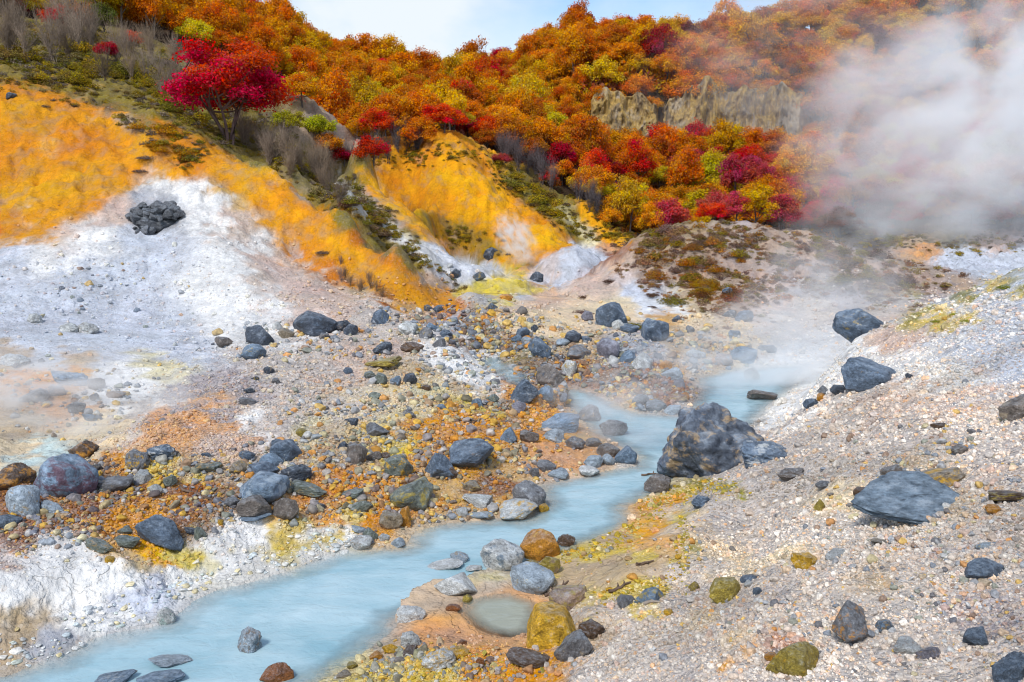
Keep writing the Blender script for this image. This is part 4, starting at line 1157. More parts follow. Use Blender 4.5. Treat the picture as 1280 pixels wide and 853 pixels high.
place_rock(1083, 422, 78, 42, 'sl', 'r', 'long dark boulder on the crest of the right bank, before the mist', atY=20.9, rot=.1, depth=.6, sink=.22)
x, y, g = hit(196, 284)
k = float(to_pix(x, y, g)[2]) / FPX
cairn = bpy.data.objects.new('rock_outcrop', None)
COL.objects.link(cairn)
cairn.location = (x, y, g)
tag(cairn, 'blackish heap of broken rock capping the white mound', 'rock outcrop')
rr = random.Random(5)
core = link('core', SHAPES['l'][0], cairn)
core.scale = (56 * k, 44 * k, 34 * k); core.location = (0, 0, 7 * k); core.color = (.07, .075, .085, 1); core['tint'] = (.3, .32, .36); core['stain'] = .3
for i in range(70):
    a = rr.uniform(0, 2 * math.pi); q = rr.random() ** .6
    bx, by = math.cos(a) * q * 33 * k, math.sin(a) * q * 26 * k
    b = link('block', rr.choice(SHAPES['a']), cairn)
    sz = rr.uniform(7, 17) * k
    b.scale = (sz, sz * rr.uniform(.7, 1), sz * rr.uniform(.5, .9))
    b.location = (bx, by, (3 + 21 * max(0, 1 - q ** 2.2) ** .8) * k + float(ground_z(x + bx, y + by)[0]) - g - 4 * k * q)
    b.rotation_euler = (rr.uniform(-.5, .5), rr.uniform(-.5, .5), rr.uniform(0, 6.3))
    c = rr.uniform(.08, .20)
    b.color = (c, c * 1.05, c * 1.15, 1); b['tint'] = (.35, .37, .40); b['stain'] = rr.uniform(0, .4)

# ------------------------------------------------------------------ loose gravel and rubble (too many to count)
_pu, _pv, _pd = to_pix(GX, GY, GZ)
def quad_area():
    a = np.stack([_pu, _pv], -1)
    p, q, r_, s_ = a[:-1, :-1], a[:-1, 1:], a[1:, 1:], a[1:, :-1]
    d1, d2 = r_ - p, s_ - q
    ar = -.5 * (d1[..., 0] * d2[..., 1] - d1[..., 1] * d2[..., 0])
    inside = (p[..., 0] > -120) & (p[..., 0] < 1640) & (p[..., 1] < 1080) & (_pd[:-1, :-1] > 0)
    return np.where(inside, np.maximum(ar, 0), 0)
_area = quad_area()
_me = ground.data
_gcol = np.empty(len(_me.vertices) * 4, np.float32); _me.attributes['col'].data.foreach_get('color', _gcol)
_gcol = _gcol.reshape(GX.shape + (4,))[..., :3]
_ggrit = np.empty(len(_me.vertices), np.float32); _me.attributes['grit'].data.foreach_get('value', _ggrit)
_ggrit = _ggrit.reshape(GX.shape)
_wet = np.zeros(GX.shape, bool)
_nr = GY < 32
_wet[_nr] = sdist(GX[_nr], GY[_nr], BANK_W) < .02
_wet[_nr] |= sdist(GX[_nr], GY[_nr], POOL_W) < .02
_dry = ~_wet[:-1, :-1]
def sample(weight, n, rng):
    w = (_area * weight * _dry).ravel().astype(np.float64)
    c = np.cumsum(w)
    k = np.searchsorted(c, rng.random(n) * c[-1])
    j, i = np.unravel_index(np.minimum(k, len(c) - 1), _area.shape)
    a, b = rng.random(n), rng.random(n)
    s = S_COLS[i] + a * (S_COLS[i + 1] - S_COLS[i])
    l = L_ROWS[j] + b * (L_ROWS[j + 1] - L_ROWS[j])
    y = np.exp(l)
    x = s * y
    return x, y, ground_z(x, y), j, i
def pebble_set(name, count, sub, seed, kinds):
    c = bpy.data.collections.new(name)
    for i in range(count):
        me = rock_mesh(name, seed + i, kinds[i % len(kinds)], sub)
        if sub == 2:
            for p in me.polygons:
                p.use_smooth = False
        ob = bpy.data.objects.new(name, me)
        c.objects.link(ob)
    return c
def scatter(name, label, x, y, z, size, col, coll, count, mat, rng, flat=(.55, 1.0), lean=.5, thin=.65):
    n = len(x)
    me = bpy.data.meshes.new(name)
    me.vertices.add(n)
    me.vertices.foreach_set('co', np.stack([x, y, z], -1).astype(np.float32).ravel())
    sc = np.stack([size, size * rng.uniform(thin, 1, n), size * rng.uniform(flat[0], flat[1], n)], -1)
    rot = np.stack([rng.uniform(-lean, lean, n), rng.uniform(-lean, lean, n), rng.uniform(0, 6.283, n)], -1)
    add_attr(me, 'col', col)
    add_attr(me, 'scl', sc, 'FLOAT_VECTOR')
    add_attr(me, 'rot', rot, 'FLOAT_VECTOR')
    at = me.attributes.new('idx', 'INT', 'POINT')
    at.data.foreach_set('value', rng.integers(0, count, n).astype(np.int32))
    me.update()
    ob = link(name, me)
    ng = bpy.data.node_groups.new(name, 'GeometryNodeTree')
    ng.interface.new_socket('Geometry', in_out='INPUT', socket_type='NodeSocketGeometry')
    ng.interface.new_socket('Geometry', in_out='OUTPUT', socket_type='NodeSocketGeometry')
    N = ng.nodes.new
    gi, go = N('NodeGroupInput'), N('NodeGroupOutput')
    m2p = N('GeometryNodeMeshToPoints')
    iop = N('GeometryNodeInstanceOnPoints')
    ci = N('GeometryNodeCollectionInfo')
    ci.inputs['Collection'].default_value = coll
    ci.inputs['Separate Children'].default_value = True
    ci.inputs['Reset Children'].default_value = True
    def named(a, typ):
        q = N('GeometryNodeInputNamedAttribute'); q.data_type = typ; q.inputs['Name'].default_value = a
        return q.outputs['Attribute']
    L = ng.links.new
    L(gi.outputs[0], m2p.inputs['Mesh'])
    L(m2p.outputs[0], iop.inputs['Points'])
    L(ci.outputs[0], iop.inputs['Instance'])
    iop.inputs['Pick Instance'].default_value = True
    L(named('idx', 'INT'), iop.inputs['Instance Index'])
    e2r = N('FunctionNodeEulerToRotation')
    L(named('rot', 'FLOAT_VECTOR'), e2r.inputs[0])
    L(e2r.outputs[0], iop.inputs['Rotation'])
    L(named('scl', 'FLOAT_VECTOR'), iop.inputs['Scale'])
    L(iop.outputs[0], go.inputs[0])
    md = ob.modifiers.new(name, 'NODES')
    md.node_group = ng
    tag(ob, label, kind='stuff')
    return ob
def pebble_material():
    m, nt, out = new_mat('pebble')
    t = NT(nt)
    P = t.n('ShaderNodeTexCoord').outputs['Object']
    c = t.attr('col', 'INSTANCER')
    n = t.noise(P, 3.0, 4, .6)
    base = t.mix(1.0, c, t.ramp(n, [(.3, .6), (.7, 1.4)]), 'MULTIPLY')
    bs = t.n('ShaderNodeBsdfPrincipled', {'Base Color': base, 'Roughness': .75})
    bs.inputs['Specular IOR Level'].default_value = .3
    nt.links.new(bs.outputs[0], out.inputs['Surface'])
    return m
M_PEB = pebble_material()
PEB = pebble_set('pebble', 8, 2, 900, 'ara')
RUB = pebble_set('rubble_stone', 10, 3, 950, 'aaras')
for c in (PEB, RUB):
    for ob in c.objects:
        ob.data.materials.append(M_PEB)
def regions(lst):
    u, v = _pu[:-1, :-1], _pv[:-1, :-1]
    w = np.zeros(u.shape)
    for cu, cv, ru, rv, d in lst:
        w = np.maximum(w, d * np.exp(-(((u - cu) / ru) ** 2 + ((v - cv) / rv) ** 2) ** 1.5))
    sand = np.exp(-((((u - 785) - (v - 690) * -.55) / 75) ** 2 + ((v - 690) / 62) ** 2) ** 2)
    return w * (_pd[:-1, :-1] < 45) * (1 - .93 * sand)
def palette_pick(rng, n, pal, prob):
    k = rng.choice(len(pal), n, p=np.array(prob) / sum(prob))
    return np.array(pal)[k] * rng.uniform(.75, 1.2, n)[:, None]
_rg = np.random.default_rng(21)
# clumpy density
_cl = (.55 + .45 * np.tanh(2.2 * fbm2(GX[:-1, :-1].ravel(), GY[:-1, :-1].ravel(), 1.1, 3, z=9.0))).reshape(_area.shape)
# 1. the right-hand gravel slope
gw = regions([(1430,780,260,300,.8),(1150,950,380,120,.8),(1150,700,330,190,1),(1000,800,260,110,1),(1200,520,230,110,1),(1230,420,130,60,1),(890,660,50,60,.5),(1060,560,120,80,1),(800,830,90,45,1)]) * (.25 + .75 * _cl)
gcolm = _gcol[:-1, :-1]
n = 92000
x, y, z, j, i = sample(gw, n, _rg)
dep = to_pix(x, y, z)[2]
size = np.clip(_rg.lognormal(math.log(2.1), .58, n) * np.exp(.45 * fbm2(x, y, 1.1, 2, z=14.4)), 1.0, 13) * dep / FPX
c = palette_pick(_rg, n, [(.66,.63,.60),(.54,.48,.44),(.46,.36,.30),(.34,.34,.36),(.17,.18,.21),(.62,.42,.25),(.60,.26,.05),(.40,.24,.20),(.75,.73,.71)], [.15,.22,.18,.12,.12,.09,.04,.07,.03])
bro = fbm2(x, y, 1.7, 3, .6, z=4.4)
c = (c * .54 + gcolm[j, i] * .50) * (1 + .45 * bro)[:, None] * np.array([1.17, 1.14, 1.06])
scatter('gravel', 'loose pale pink and grey gravel covering the right slope', x, y, z + size * .12, size, c, PEB, 8, M_PEB, _rg)
# 2. gravel on the left side and around the stream
gw = regions([(400,500,220,70,.8),(250,560,120,50,1),(200,640,230,45,1),(480,590,200,70,1),(620,520,150,60,.9),(760,470,140,55,.9),(600,410,120,35,.8),(560,830,150,30,1),(790,700,110,50,.2),(700,400,110,35,.15),(440,400,180,45,.45),(180,370,220,70,.16),(100,690,160,25,.5),(330,680,100,25,.4),(900,420,90,40,.5),(1040,370,120,60,.2)]) * (.25 + _ggrit[:-1, :-1]) * _cl
n = 30000
x, y, z, j, i = sample(gw, n, _rg)
dep = to_pix(x, y, z)[2]
size = np.clip(_rg.lognormal(math.log(2.6), .45, n), 1.2, 8) * dep / FPX
c = palette_pick(_rg, n, [(.55,.52,.48),(.38,.36,.35),(.20,.20,.21),(.09,.10,.12),(.56,.34,.10),(.50,.20,.03),(.28,.12,.05),(.58,.50,.22)], [.2,.16,.14,.08,.16,.10,.09,.09])
c = c * .34 + gcolm[j, i] * .74
scatter('gravel', 'loose mixed gravel over the left flats and stream banks', x, y, z + size * .12, size, c, PEB, 8, M_PEB, _rg)
# 3. rubble stones smaller than the boulders
gw = regions([(690,458,140,44,1),(590,412,80,26,1.4),(630,440,70,30,1.4),(770,490,110,40,.9),(560,560,120,50,1),(430,590,110,55,.9),(230,610,140,38,.8),(60,660,90,30,.7),(480,520,110,45,.45),(870,440,70,28,.6),(560,640,90,25,.6),(500,830,90,22,1),(620,835,80,18,.8),(800,690,80,30,.5),(735,690,40,14,1),(420,430,140,25,.45),(60,500,110,40,.35),(1180,600,180,80,.22),(1180,760,180,110,.2),(950,790,110,60,.12),(545,400,60,16,1),(120,380,150,40,.05),(560,345,20,10,.3)]) * _cl
n = 7200
x, y, z, j, i = sample(gw, n, _rg)
dep = to_pix(x, y, z)[2]
size = np.clip(_rg.lognormal(math.log(5.2), .45, n), 3, 15) * dep / FPX
c = palette_pick(_rg, n, [(.16,.20,.25),(.08,.09,.11),(.28,.30,.32),(.46,.47,.46),(.22,.24,.19),(.58,.36,.06),(.52,.22,.03),(.25,.15,.09),(.56,.48,.26),(.36,.28,.18)], [.16,.10,.14,.09,.12,.12,.07,.07,.07,.06])
c = c * .82 + gcolm[j, i] * .18
scatter('rubble', 'scattered small grey, yellow and brown stones in the stream bed', x, y, z + size * .16, size, c, RUB, 10, M_PEB, _rg, (.5, .95))

# 4. pale sinter crust along the left shore
gw = regions([(60,815,70,20,1),(150,775,60,22,1),(230,735,60,18,.9),(330,708,80,14,.8),(410,680,50,16,.9)]) * _cl
n = 420
x, y, z, j, i = sample(gw, n, _rg)
dep = to_pix(x, y, z)[2]
size = np.clip(_rg.lognormal(math.log(4.6), .5, n), 2, 16) * dep / FPX
c = palette_pick(_rg, n, [(.74,.73,.69),(.50,.58,.60),(.56,.66,.60),(.68,.56,.26),(.42,.46,.48)], [.42,.18,.08,.20,.12])
c = c * .7 + gcolm[j, i] * .3
scatter('sinter_crust', 'whitish and mint crust knobs along the left shore', x, y, z + size * .05, size, c, RUB, 10, M_PEB, _rg, (.35, .75), .25)

# 5. yellow sulphur crumbs along the right bank and the foot of the giant boulder
u_, v_ = _pu[:-1, :-1], _pv[:-1, :-1]
def blobs(lst):
    w = np.zeros(u_.shape)
    for cu, cv, ru, rv, sl in lst:
        w = np.maximum(w, np.exp(-(((u_ - cu) / ru) ** 2 + ((v_ - cv - (u_ - cu) * sl) / rv) ** 2)))
    return w * (_pd[:-1, :-1] < 20)
n = 1500
x, y, z, j, i = sample(blobs([(845,622,45,9,-.3),(790,660,40,9,-.6),(745,688,40,9,-.25),(852,690,8,40,0),(800,738,40,10,-.3),(890,612,26,9,0),(560,835,60,14,0),(700,690,16,8,0)]), n, _rg)
dep = to_pix(x, y, z)[2]
size = np.clip(_rg.lognormal(math.log(3.0), .5, n), 1.5, 10) * dep / FPX
c = palette_pick(_rg, n, [(.48,.33,.03),(.44,.25,.02),(.34,.28,.05),(.26,.20,.03),(.52,.43,.18)], [.3,.2,.2,.15,.15])
scatter('sulphur_crumbs', 'yellow sulphur crumbs along the right bank', x, y, z + size * .08, size, c, RUB, 10, M_PEB, _rg, (.4, .8))
# ------------------------------------------------------------------ trees
def leaf_cards(cen, nor, size, rng, jit=.7):
    """one small quad per leaf tuft; returns verts, faces"""
    n = len(cen)
    nn = nor + rng.normal(size=(n, 3)) * jit
    nn /= np.linalg.norm(nn, axis=1)[:, None] + 1e-9
    t = np.cross(nn, rng.normal(size=(n, 3)))
    t /= np.linalg.norm(t, axis=1)[:, None] + 1e-9
    b = np.cross(nn, t)
    s = (size * rng.uniform(.6, 1.4, n))[:, None]
    p = np.stack([cen - t * s, cen - b * s * .62, cen + t * s, cen + b * s * .62], 1).reshape(-1, 3)
    return p, np.arange(4 * n).reshape(n, 4)
def tubes(paths, sides=5):
    """paths: list of (points (k,3), radii (k)) -> verts, quads"""
    V, F, o = [], [], 0
    for pts, rad in paths:
        pts = np.asarray(pts, float)
        k = len(pts)
        tan = np.gradient(pts, axis=0)
        tan /= np.linalg.norm(tan, axis=1)[:, None] + 1e-9
        ref = np.where(np.abs(tan[:, 2:3]) > .9, np.array([[1., 0, 0]]), np.array([[0, 0, 1.]]))
        a = np.cross(tan, ref); a /= np.linalg.norm(a, axis=1)[:, None] + 1e-9
        b = np.cross(tan, a)
        th = np.linspace(0, 2 * math.pi, sides, endpoint=False)
        ring = pts[:, None] + (a[:, None] * np.cos(th)[None, :, None] + b[:, None] * np.sin(th)[None, :, None]) * np.asarray(rad)[:, None, None]
        V.append(ring.reshape(-1, 3))
        i = np.arange(k * sides).reshape(k, sides)
        F.append(np.stack([i[:-1], np.roll(i[:-1], -1, 1), np.roll(i[1:], -1, 1), i[1:]], -1).reshape(-1, 4) + o)
        o += k * sides
    return np.concatenate(V), np.concatenate(F)
def crown_mesh(seed, ntuft=24, leaves=190, flat=.62, layered=False, leaf=.055, low=-.25):
    r = np.random.default_rng(seed)
    C, N, T = [], [], []
    lop = r.uniform(.85, 1.15, 3)
    for k in range(ntuft):
        a = r.uniform(0, 2 * math.pi)
        el = math.asin(r.uniform(low, 1.0))
        rad = r.uniform(.55, .9) if r.random() < .8 else r.uniform(.1, .5)
        c = np.array([math.cos(a) * math.cos(el) * rad * lop[0], math.sin(a) * math.cos(el) * rad * lop[1], math.sin(el) * rad * flat * 1.25])
        sz = r.uniform(.20, .40)
        d = r.normal(size=(leaves, 3)); d /= np.linalg.norm(d, axis=1)[:, None]
        rr_ = r.random(leaves) ** .45
        sq = np.array([1, 1, .26 if layered else .55])
        p = c + d * rr_[:, None] * sz * sq
        p[:, 2] -= (((p[:, :2] - c[:2]) ** 2).sum(1)) * .35      # drooping edge
        C.append(p); N.append(d * .6 + np.array([0, 0, .9]) + c * .4); T.append(c)
    C, N = np.concatenate(C), np.concatenate(N)
    C = C + .05 * r.normal(size=C.shape)
    v, f = leaf_cards(C, N, np.full(len(C), leaf), r, .75)
    me = np_mesh('crown', v, f, False)
    sh = np.repeat(r.random(len(C)), 4)
    tu = np.repeat(np.repeat(r.random(ntuft), leaves), 4)
    add_attr(me, 'var', np.stack([sh, tu, sh], -1))
    return me, np.array(T)
def trunk_mesh(seed, tops, stems=1, base=-1.15, thick=.055):
    r = np.random.default_rng(seed)
    P = []
    for s in range(stems):
        off = r.normal(size=2) * (.05 if stems > 1 else 0)
        lean = r.normal(size=2) * (.28 if stems > 1 else .06)
        pts = np.array([[off[0] + lean[0] * t ** 1.3 + .03 * math.sin(5 * t + s), off[1] + lean[1] * t ** 1.3, base + (1.25) * t] for t in np.linspace(0, 1, 7)])
        P.append((pts, np.linspace(thick, thick * .45, 7) * (1 if stems == 1 else .6)))
        pick = r.choice(len(tops), min(len(tops), 8 if stems == 1 else 5), replace=False)
        for k in pick:
            st = pts[r.integers(3, 7)]
            en = tops[k]
            mid = (st + en) / 2 + np.array([0, 0, -.08]) + r.normal(size=3) * .05
            tt = np.linspace(0, 1, 6)[:, None]
            q = (1 - tt) ** 2 * st + 2 * tt * (1 - tt) * mid + tt ** 2 * en
            P.append((q, np.linspace(thick * .4, thick * .1, 6)))
    v, f = tubes(P)
    return np_mesh('trunk', v, f)
def leaf_material(inst=False):
    m, nt, out = new_mat('autumn_leaves')
    t = NT(nt)
    oi = t.n('ShaderNodeObjectInfo')
    var = t.n('ShaderNodeSeparateColor', {'Color': t.attr('var')})
    hs = t.n('ShaderNodeHueSaturation', {'Hue': t.maprange(var.outputs[1], 0, 1, .478, .522), 'Saturation': t.maprange(var.outputs[0], 0, 1, .9, 1.12), 'Value': t.maprange(var.outputs[0], 0, 1, .62, 1.35), 'Color': t.attr('col', 'INSTANCER') if inst else oi.outputs['Color']})
    c = hs.outputs[0]
    d = t.n('ShaderNodeBsdfDiffuse', {'Color': c})
    tr = t.n('ShaderNodeBsdfTranslucent', {'Color': c})
    mx = t.n('ShaderNodeMixShader', {'Fac': .33})
    nt.links.new(d.outputs[0], mx.inputs[1]); nt.links.new(tr.outputs[0], mx.inputs[2])
    nt.links.new(mx.outputs[0], out.inputs['Surface'])
    return m
def bark_material(inst=False):
    m, nt, out = new_mat('bark')
    t = NT(nt)
    oi = t.n('ShaderNodeObjectInfo')
    P = t.n('ShaderNodeTexCoord').outputs['Object']
    c = t.mix(1.0, (.10, .085, .075) if inst else oi.outputs['Color'], t.ramp(t.noise(P, 9, 3), [(.3, .6), (.7, 1.3)]), 'MULTIPLY')
    bs = t.n('ShaderNodeBsdfDiffuse', {'Color': c})
    nt.links.new(bs.outputs[0], out.inputs['Surface'])
    return m
M_LEAF, M_BARK = leaf_material(), bark_material()
CROWNS = []
for i in range(9):
    cm_, tops = crown_mesh(30 + i, ntuft=28 + (i % 3) * 5, leaves=230, flat=(.62, .85, .5)[i % 3], leaf=.038)
    tm_ = trunk_mesh(60 + i, tops)
    cm_.materials.append(M_LEAF); tm_.materials.append(M_BARK)
    CROWNS.append((cm_, tm_))
SPARSE = []
for i in range(3):        # thinning crowns through which twigs show
    cm_, tops = crown_mesh(90 + i, ntuft=20, leaves=70, flat=.7, leaf=.05)
    tm_ = trunk_mesh(95 + i, tops, stems=3, thick=.05)
    cm_.materials.append(M_LEAF); tm_.materials.append(M_BARK)
    SPARSE.append((cm_, tm_))
TC = dict(orange=(.70,.235,.010), amber=(.76,.34,.012), gold=(.74,.42,.015), yellow=(.70,.52,.03), lime=(.46,.46,.03), russet=(.54,.165,.02), red=(.64,.03,.014), scarlet=(.74,.08,.014),
          crimson=(.46,.014,.03), rose=(.52,.07,.08), plum=(.24,.06,.06), green=(.15,.19,.03), brown=(.28,.11,.04))
TREE_AT = []
def add_tree(x, y, z, rad, col, label, group=None, name='tree', model=None, squash=1.0, lift=.95):
    cm_, tm_ = model or CROWNS[rnd.randrange(len(CROWNS))]
    e = bpy.data.objects.new(name, None)
    COL.objects.link(e)
    e.location = (x, y, z - .1)
    e.rotation_euler = (0, 0, rnd.uniform(0, 6.283))
    e.empty_display_size = .5
    s = rad
    c = link('crown', cm_, e); t_ = link('trunk', tm_, e)
    for q in (c, t_):
        q.scale = (s, s, s * squash)
        q.location = (0, 0, s * lift * squash)
    cc = TC[col] if isinstance(col, str) else col
    j = rnd.uniform(.82, 1.15)
    c.color = (min(cc[0] * j, 1), min(cc[1] * j * rnd.uniform(.85, 1.15), 1), cc[2] * j, 1)
    t_.color = (.13, .11, .10, 1)
    tag(e, label, 'tree', group)
    TREE_AT.append((x, y, rad))
    return e
# --- trees one can point out: crown centre u, v, crown width px, colour, label
SPECIAL = [
 (76,17,46,'red','bright red tree at the top left on the bushy slope'),
 (43,10,24,'crimson','small crimson tree in the top left corner'),
 (135,60,34,'crimson','low crimson bush-like tree alone on the bushy left slope'),
 (168,44,28,'scarlet','scarlet tree between orange ones at the upper left'),
 (205,12,34,'plum','dark purple-red tree at the top left skyline'),
 (100,18,40,'orange','orange tree right of the bright red tree at top left'),
 (130,22,38,'green','greenish tree beside the red ones at top left'),
 (355,72,62,'gold','golden domed tree right of the great red maple'),
 (378,105,60,'amber','amber domed tree below the golden domed one'),
 (360,148,44,'lime','yellow-green tree right of the great red maple'),
 (400,158,46,'lime','lime-yellow tree at the foot of the left wood'),
 (430,128,50,'yellow','pale yellow tree in the hollow of the left wood'),
 (455,155,44,'gold','golden tree left of the red pair above the ochre bluff'),
 (472,148,50,'scarlet','scarlet tree above the ochre bluff, upper of a pair'),
 (467,182,52,'red','bright red tree left of the ochre bluff top'),
 (430,188,40,'crimson','crimson tree left of the bright red one'),
 (410,178,44,'orange','orange tree at the left of the crimson one'),
 (520,160,54,'orange','orange spreading tree left above the ochre bluff'),
 (556,140,54,'scarlet','red-orange tree right above the ochre bluff top'),
 (592,132,38,'crimson','deep red tree beside the red-orange one above the bluff'),
 (622,170,25,'crimson','narrow magenta-red tree right of the ochre bluff'),
 (626,194,26,'rose','small rose-red tree under the narrow magenta one'),
 (685,218,27,'scarlet','bright orange-red conical tree on the spur'),
 (735,205,24,'red','red tree at the dark edge of the wood'),
 (748,222,36,'scarlet','red-orange tree below the red one at the wood edge'),
 (780,240,36,'red','dark red tree at the lower wood edge'),
 (808,250,36,'scarlet','scarlet tree above the scrub mound'),
 (835,240,40,'orange','orange tree right of the scarlet one'),
 (780,272,14,'red','tiny red bush at the dark foot of the wood'),
 (640,165,60,'orange','orange tree right of the bluff on the slope'),
 (690,175,60,'orange','orange tree further right on the slope'),
 (665,150,54,'amber','amber tree behind the orange pair on the slope'),
 (720,200,46,'orange','orange tree left of the small red one'),
 (890,262,40,'scarlet','orange-red tree at the back of the scrub mound'),
 (920,265,44,'rose','rose-red tree at the back of the scrub mound'),
 (945,256,60,'gold','golden spreading tree at the back of the scrub mound'),
 (985,242,52,'red','red tree right of the golden spreading one'),
 (975,268,52,'rose','rose-coloured tree in front of the red one'),
 (1010,222,26,'crimson','dark crimson tree behind the red one'),
 (1020,240,42,'gold','golden tree at the edge of the steam'),
 (1060,205,44,'rose','rose tree half veiled by the steam'),
 (1010,200,50,'amber','amber tree at the left edge of the steam'),
 (905,230,46,'yellow','yellow tree in the lower wood'),
 (858,228,40,'lime','yellow-green tree at the lower wood'),
 (1050,270,50,'brown','brown tree at the foot of the steam'),
 (1100,262,46,'plum','dull plum tree in the steam'),
 (1175,258,40,'rose','pinkish tree within the steam above the pale terrace'),
 (1245,265,44,'rose','pinkish tree within the steam at the right edge'),
]
for u, v, w, c, lab in SPECIAL:
    x, y, z = hit(u, v + w * .52, 40)
    k = float(to_pix(x, y, z)[2]) / FPX
    rad = w * k * .5
    add_tree(x, y, z, rad, c, lab, lift=.8, squash=rnd.uniform(.85, 1.1))
# --- the great red maple: several stems, foliage in layers
cm_, tops = crown_mesh(7, ntuft=46, leaves=480, flat=.66, layered=True, leaf=.026, low=-.55)
tm_ = trunk_mesh(8, tops, stems=5, base=-1.05, thick=.05)
cm_.materials.append(M_LEAF); tm_.materials.append(M_BARK)
x, y, z = hit(290, 178, 38)
k = float(to_pix(x, y, z)[2]) / FPX
e = add_tree(x, y, z, 72 * k, (.66, .022, .018), 'great red maple with layered foliage on the left ridge', name='maple_tree', model=(cm_, tm_), lift=.98)
e.location.x -= 4 * k
for q in e.children:
    q.color = (.66, .022, .018, 1) if q.name.startswith('crown') else (.16, .11, .10, 1)
e.rotation_euler = (0, 0, 1.1)

# --- the woods on both hills: every tree stands by itself
CLIFF_BOX = (728, 1012, 96, 178)
def wood():
    rg = np.random.default_rng(77)
    fm = forest_mask(GX.ravel(), GY.ravel(), GZ.ravel())
    u, v, d = to_pix(GX, GY, GZ)
    ok = np.nonzero((fm.ravel() > .55) & (GY.ravel() < 150) & (u.ravel() > -60) & (u.ravel() < 1340) & (v.ravel() > -110))[0]
    w = (GY.ravel()[ok]) ** 2.0
    cand = rg.choice(ok, 22000, p=w / w.sum())
    X, Y, Z = GX.ravel(), GY.ravel(), GZ.ravel()
    placed = np.full((3000, 2), 1e6)
    cnt = len(TREE_AT)
    placed[:cnt] = [(a, b) for a, b, _ in TREE_AT]
    out = []
    for k in cand:
        x, y = X[k] + rg.normal() * .3, Y[k] + rg.normal() * .3
        sp = 1.38 + (y - 57) * .0112
        P = placed[:cnt]
        if (((P[:, 0] - x) ** 2 + (P[:, 1] - y) ** 2) < sp ** 2).any():
            continue
        z = float(ground_z(x, y)[0])
        pu, pv, dep = to_pix(x, y, z)
        top = to_pix(x, y, z + 5)[1]
        if CLIFF_BOX[0] < pu < CLIFF_BOX[1] and 108 < pv < CLIFF_BOX[3] + 26 and top < CLIFF_BOX[3] - 10 and y < 90.5:
            continue
        if not visible(x, y, z, 4.5):
            continue
        if pu < 240 and pv > 62 - max(0, pu - 60) * .05 and y < 70:
            continue
        placed[cnt] = (x, y)
        cnt += 1
        out.append((x, y, z, float(pu), float(pv)))
    return out
WOOD = wood()
print('wood', len(WOOD))
def wood_col(u, v, rg):
    n = float(gnoise(np.array([[u / 60.0, v / 45.0, 3.3]]))[0])
    if u > 830 and v > 190:
        names, pr = ['amber', 'orange', 'gold', 'yellow', 'red', 'rose', 'russet'], [.2, .22, .18, .1, .12, .1, .08]
    elif u > 840:
        names, pr = ['orange', 'russet', 'amber', 'brown', 'plum', 'gold'], [.32, .24, .22, .05, .03, .14]
    elif u < 520:
        names, pr = ['orange', 'amber', 'gold', 'russet', 'yellow', 'scarlet', 'plum'], [.34, .30, .20, .06, .07, .02, .01]
    else:
        names, pr = ['orange', 'amber', 'russet', 'gold', 'scarlet', 'yellow', 'crimson'], ([.40, .22, .12, .09, .07, .04, .06] if v > 180 else [.38, .27, .10, .14, .02, .06, .02])
    pr = np.array(pr) * np.exp(n * 1.6 * np.linspace(1, -1, len(pr)))
    return rg.choice(names, p=pr / pr.sum())
CNAME = dict(orange='orange', amber='amber', gold='golden', yellow='yellow', russet='russet', red='red', rose='rose-red', scarlet='scarlet', plum='plum-brown', brown='brown', crimson='crimson')
_rw = np.random.default_rng(3)
WOOD = [q + ((1.15 + (q[1] - 57) * .0122) * _rw.uniform(.7, 1.45),) for q in WOOD]
WOOD.sort(key=lambda q: -q[5] / q[1])
ORD = ['first', 'second', 'third', 'fourth', 'fifth', 'sixth', 'seventh', 'eighth', 'ninth', 'tenth', 'eleventh', 'twelfth', 'thirteenth', 'fourteenth', 'fifteenth', 'sixteenth', 'seventeenth', 'eighteenth', 'nineteenth', 'twentieth']
def wood_zone(u, v):
    if u < 340:
        return ('above the great red maple', 'trees above the great red maple') if v < 110 else ('beside the great red maple', 'trees beside the great red maple')
    if u < 560:
        return ('on the left hill skyline', 'trees of the left skyline') if v < 125 else ('in the hollow above the ochre bluff', 'trees of the hollow above the bluff')
    if u > 1040:
        return ('high behind the steam', 'trees high behind the steam') if v < 140 else ('low behind the steam', 'trees low behind the steam')
    if v > 185:
        return ('below the rock pillars', 'trees below the pillars') if u > 790 else ('right of the ochre bluff', 'trees right of the bluff')
    if u < 730:
        return ('left of the rock pillars', 'trees left of the pillars')
    return ('above the rock pillars', 'trees above the pillars')
def number_off(items):
    """items: (object, base label, u): the alike ones are told apart by their order from the left"""
    by = {}
    for o_, lab, u in items:
        by.setdefault(lab, []).append((u, o_))
    for lab, q in by.items():
        q.sort(key=lambda z_: z_[0])
        for n_, (u, o_) in enumerate(q):
            if len(q) <= 20:
                o_['label'] = lab if len(q) == 1 else lab + ', ' + ORD[n_] + ' from left'
            else:
                ch = -(-len(q) // (2 if len(q) <= 40 else 3))
                part = (('left half', 'right half') if len(q) <= 40 else ('left third', 'middle third', 'right third'))[n_ // ch]
                o_['label'] = lab + ', ' + part + ', ' + ORD[n_ % ch]
singles, rest = WOOD[:300 - len(SPECIAL) - 1], WOOD[300 - len(SPECIAL) - 1:]
todo = []
for x, y, z, u, v, rad in singles:
    c = wood_col(u, v, _rw)
    place, grp = wood_zone(u, v)
    sparse = c in ('plum', 'brown') and _rw.random() < .6
    e = add_tree(x, y, z, rad, c, '', grp, squash=_rw.uniform(.8, 1.55), lift=.95, model=SPARSE[int(_rw.integers(3))] if sparse else None)
    todo.append((e, f'{CNAME[c]} tree {place}', u))
number_off(todo)
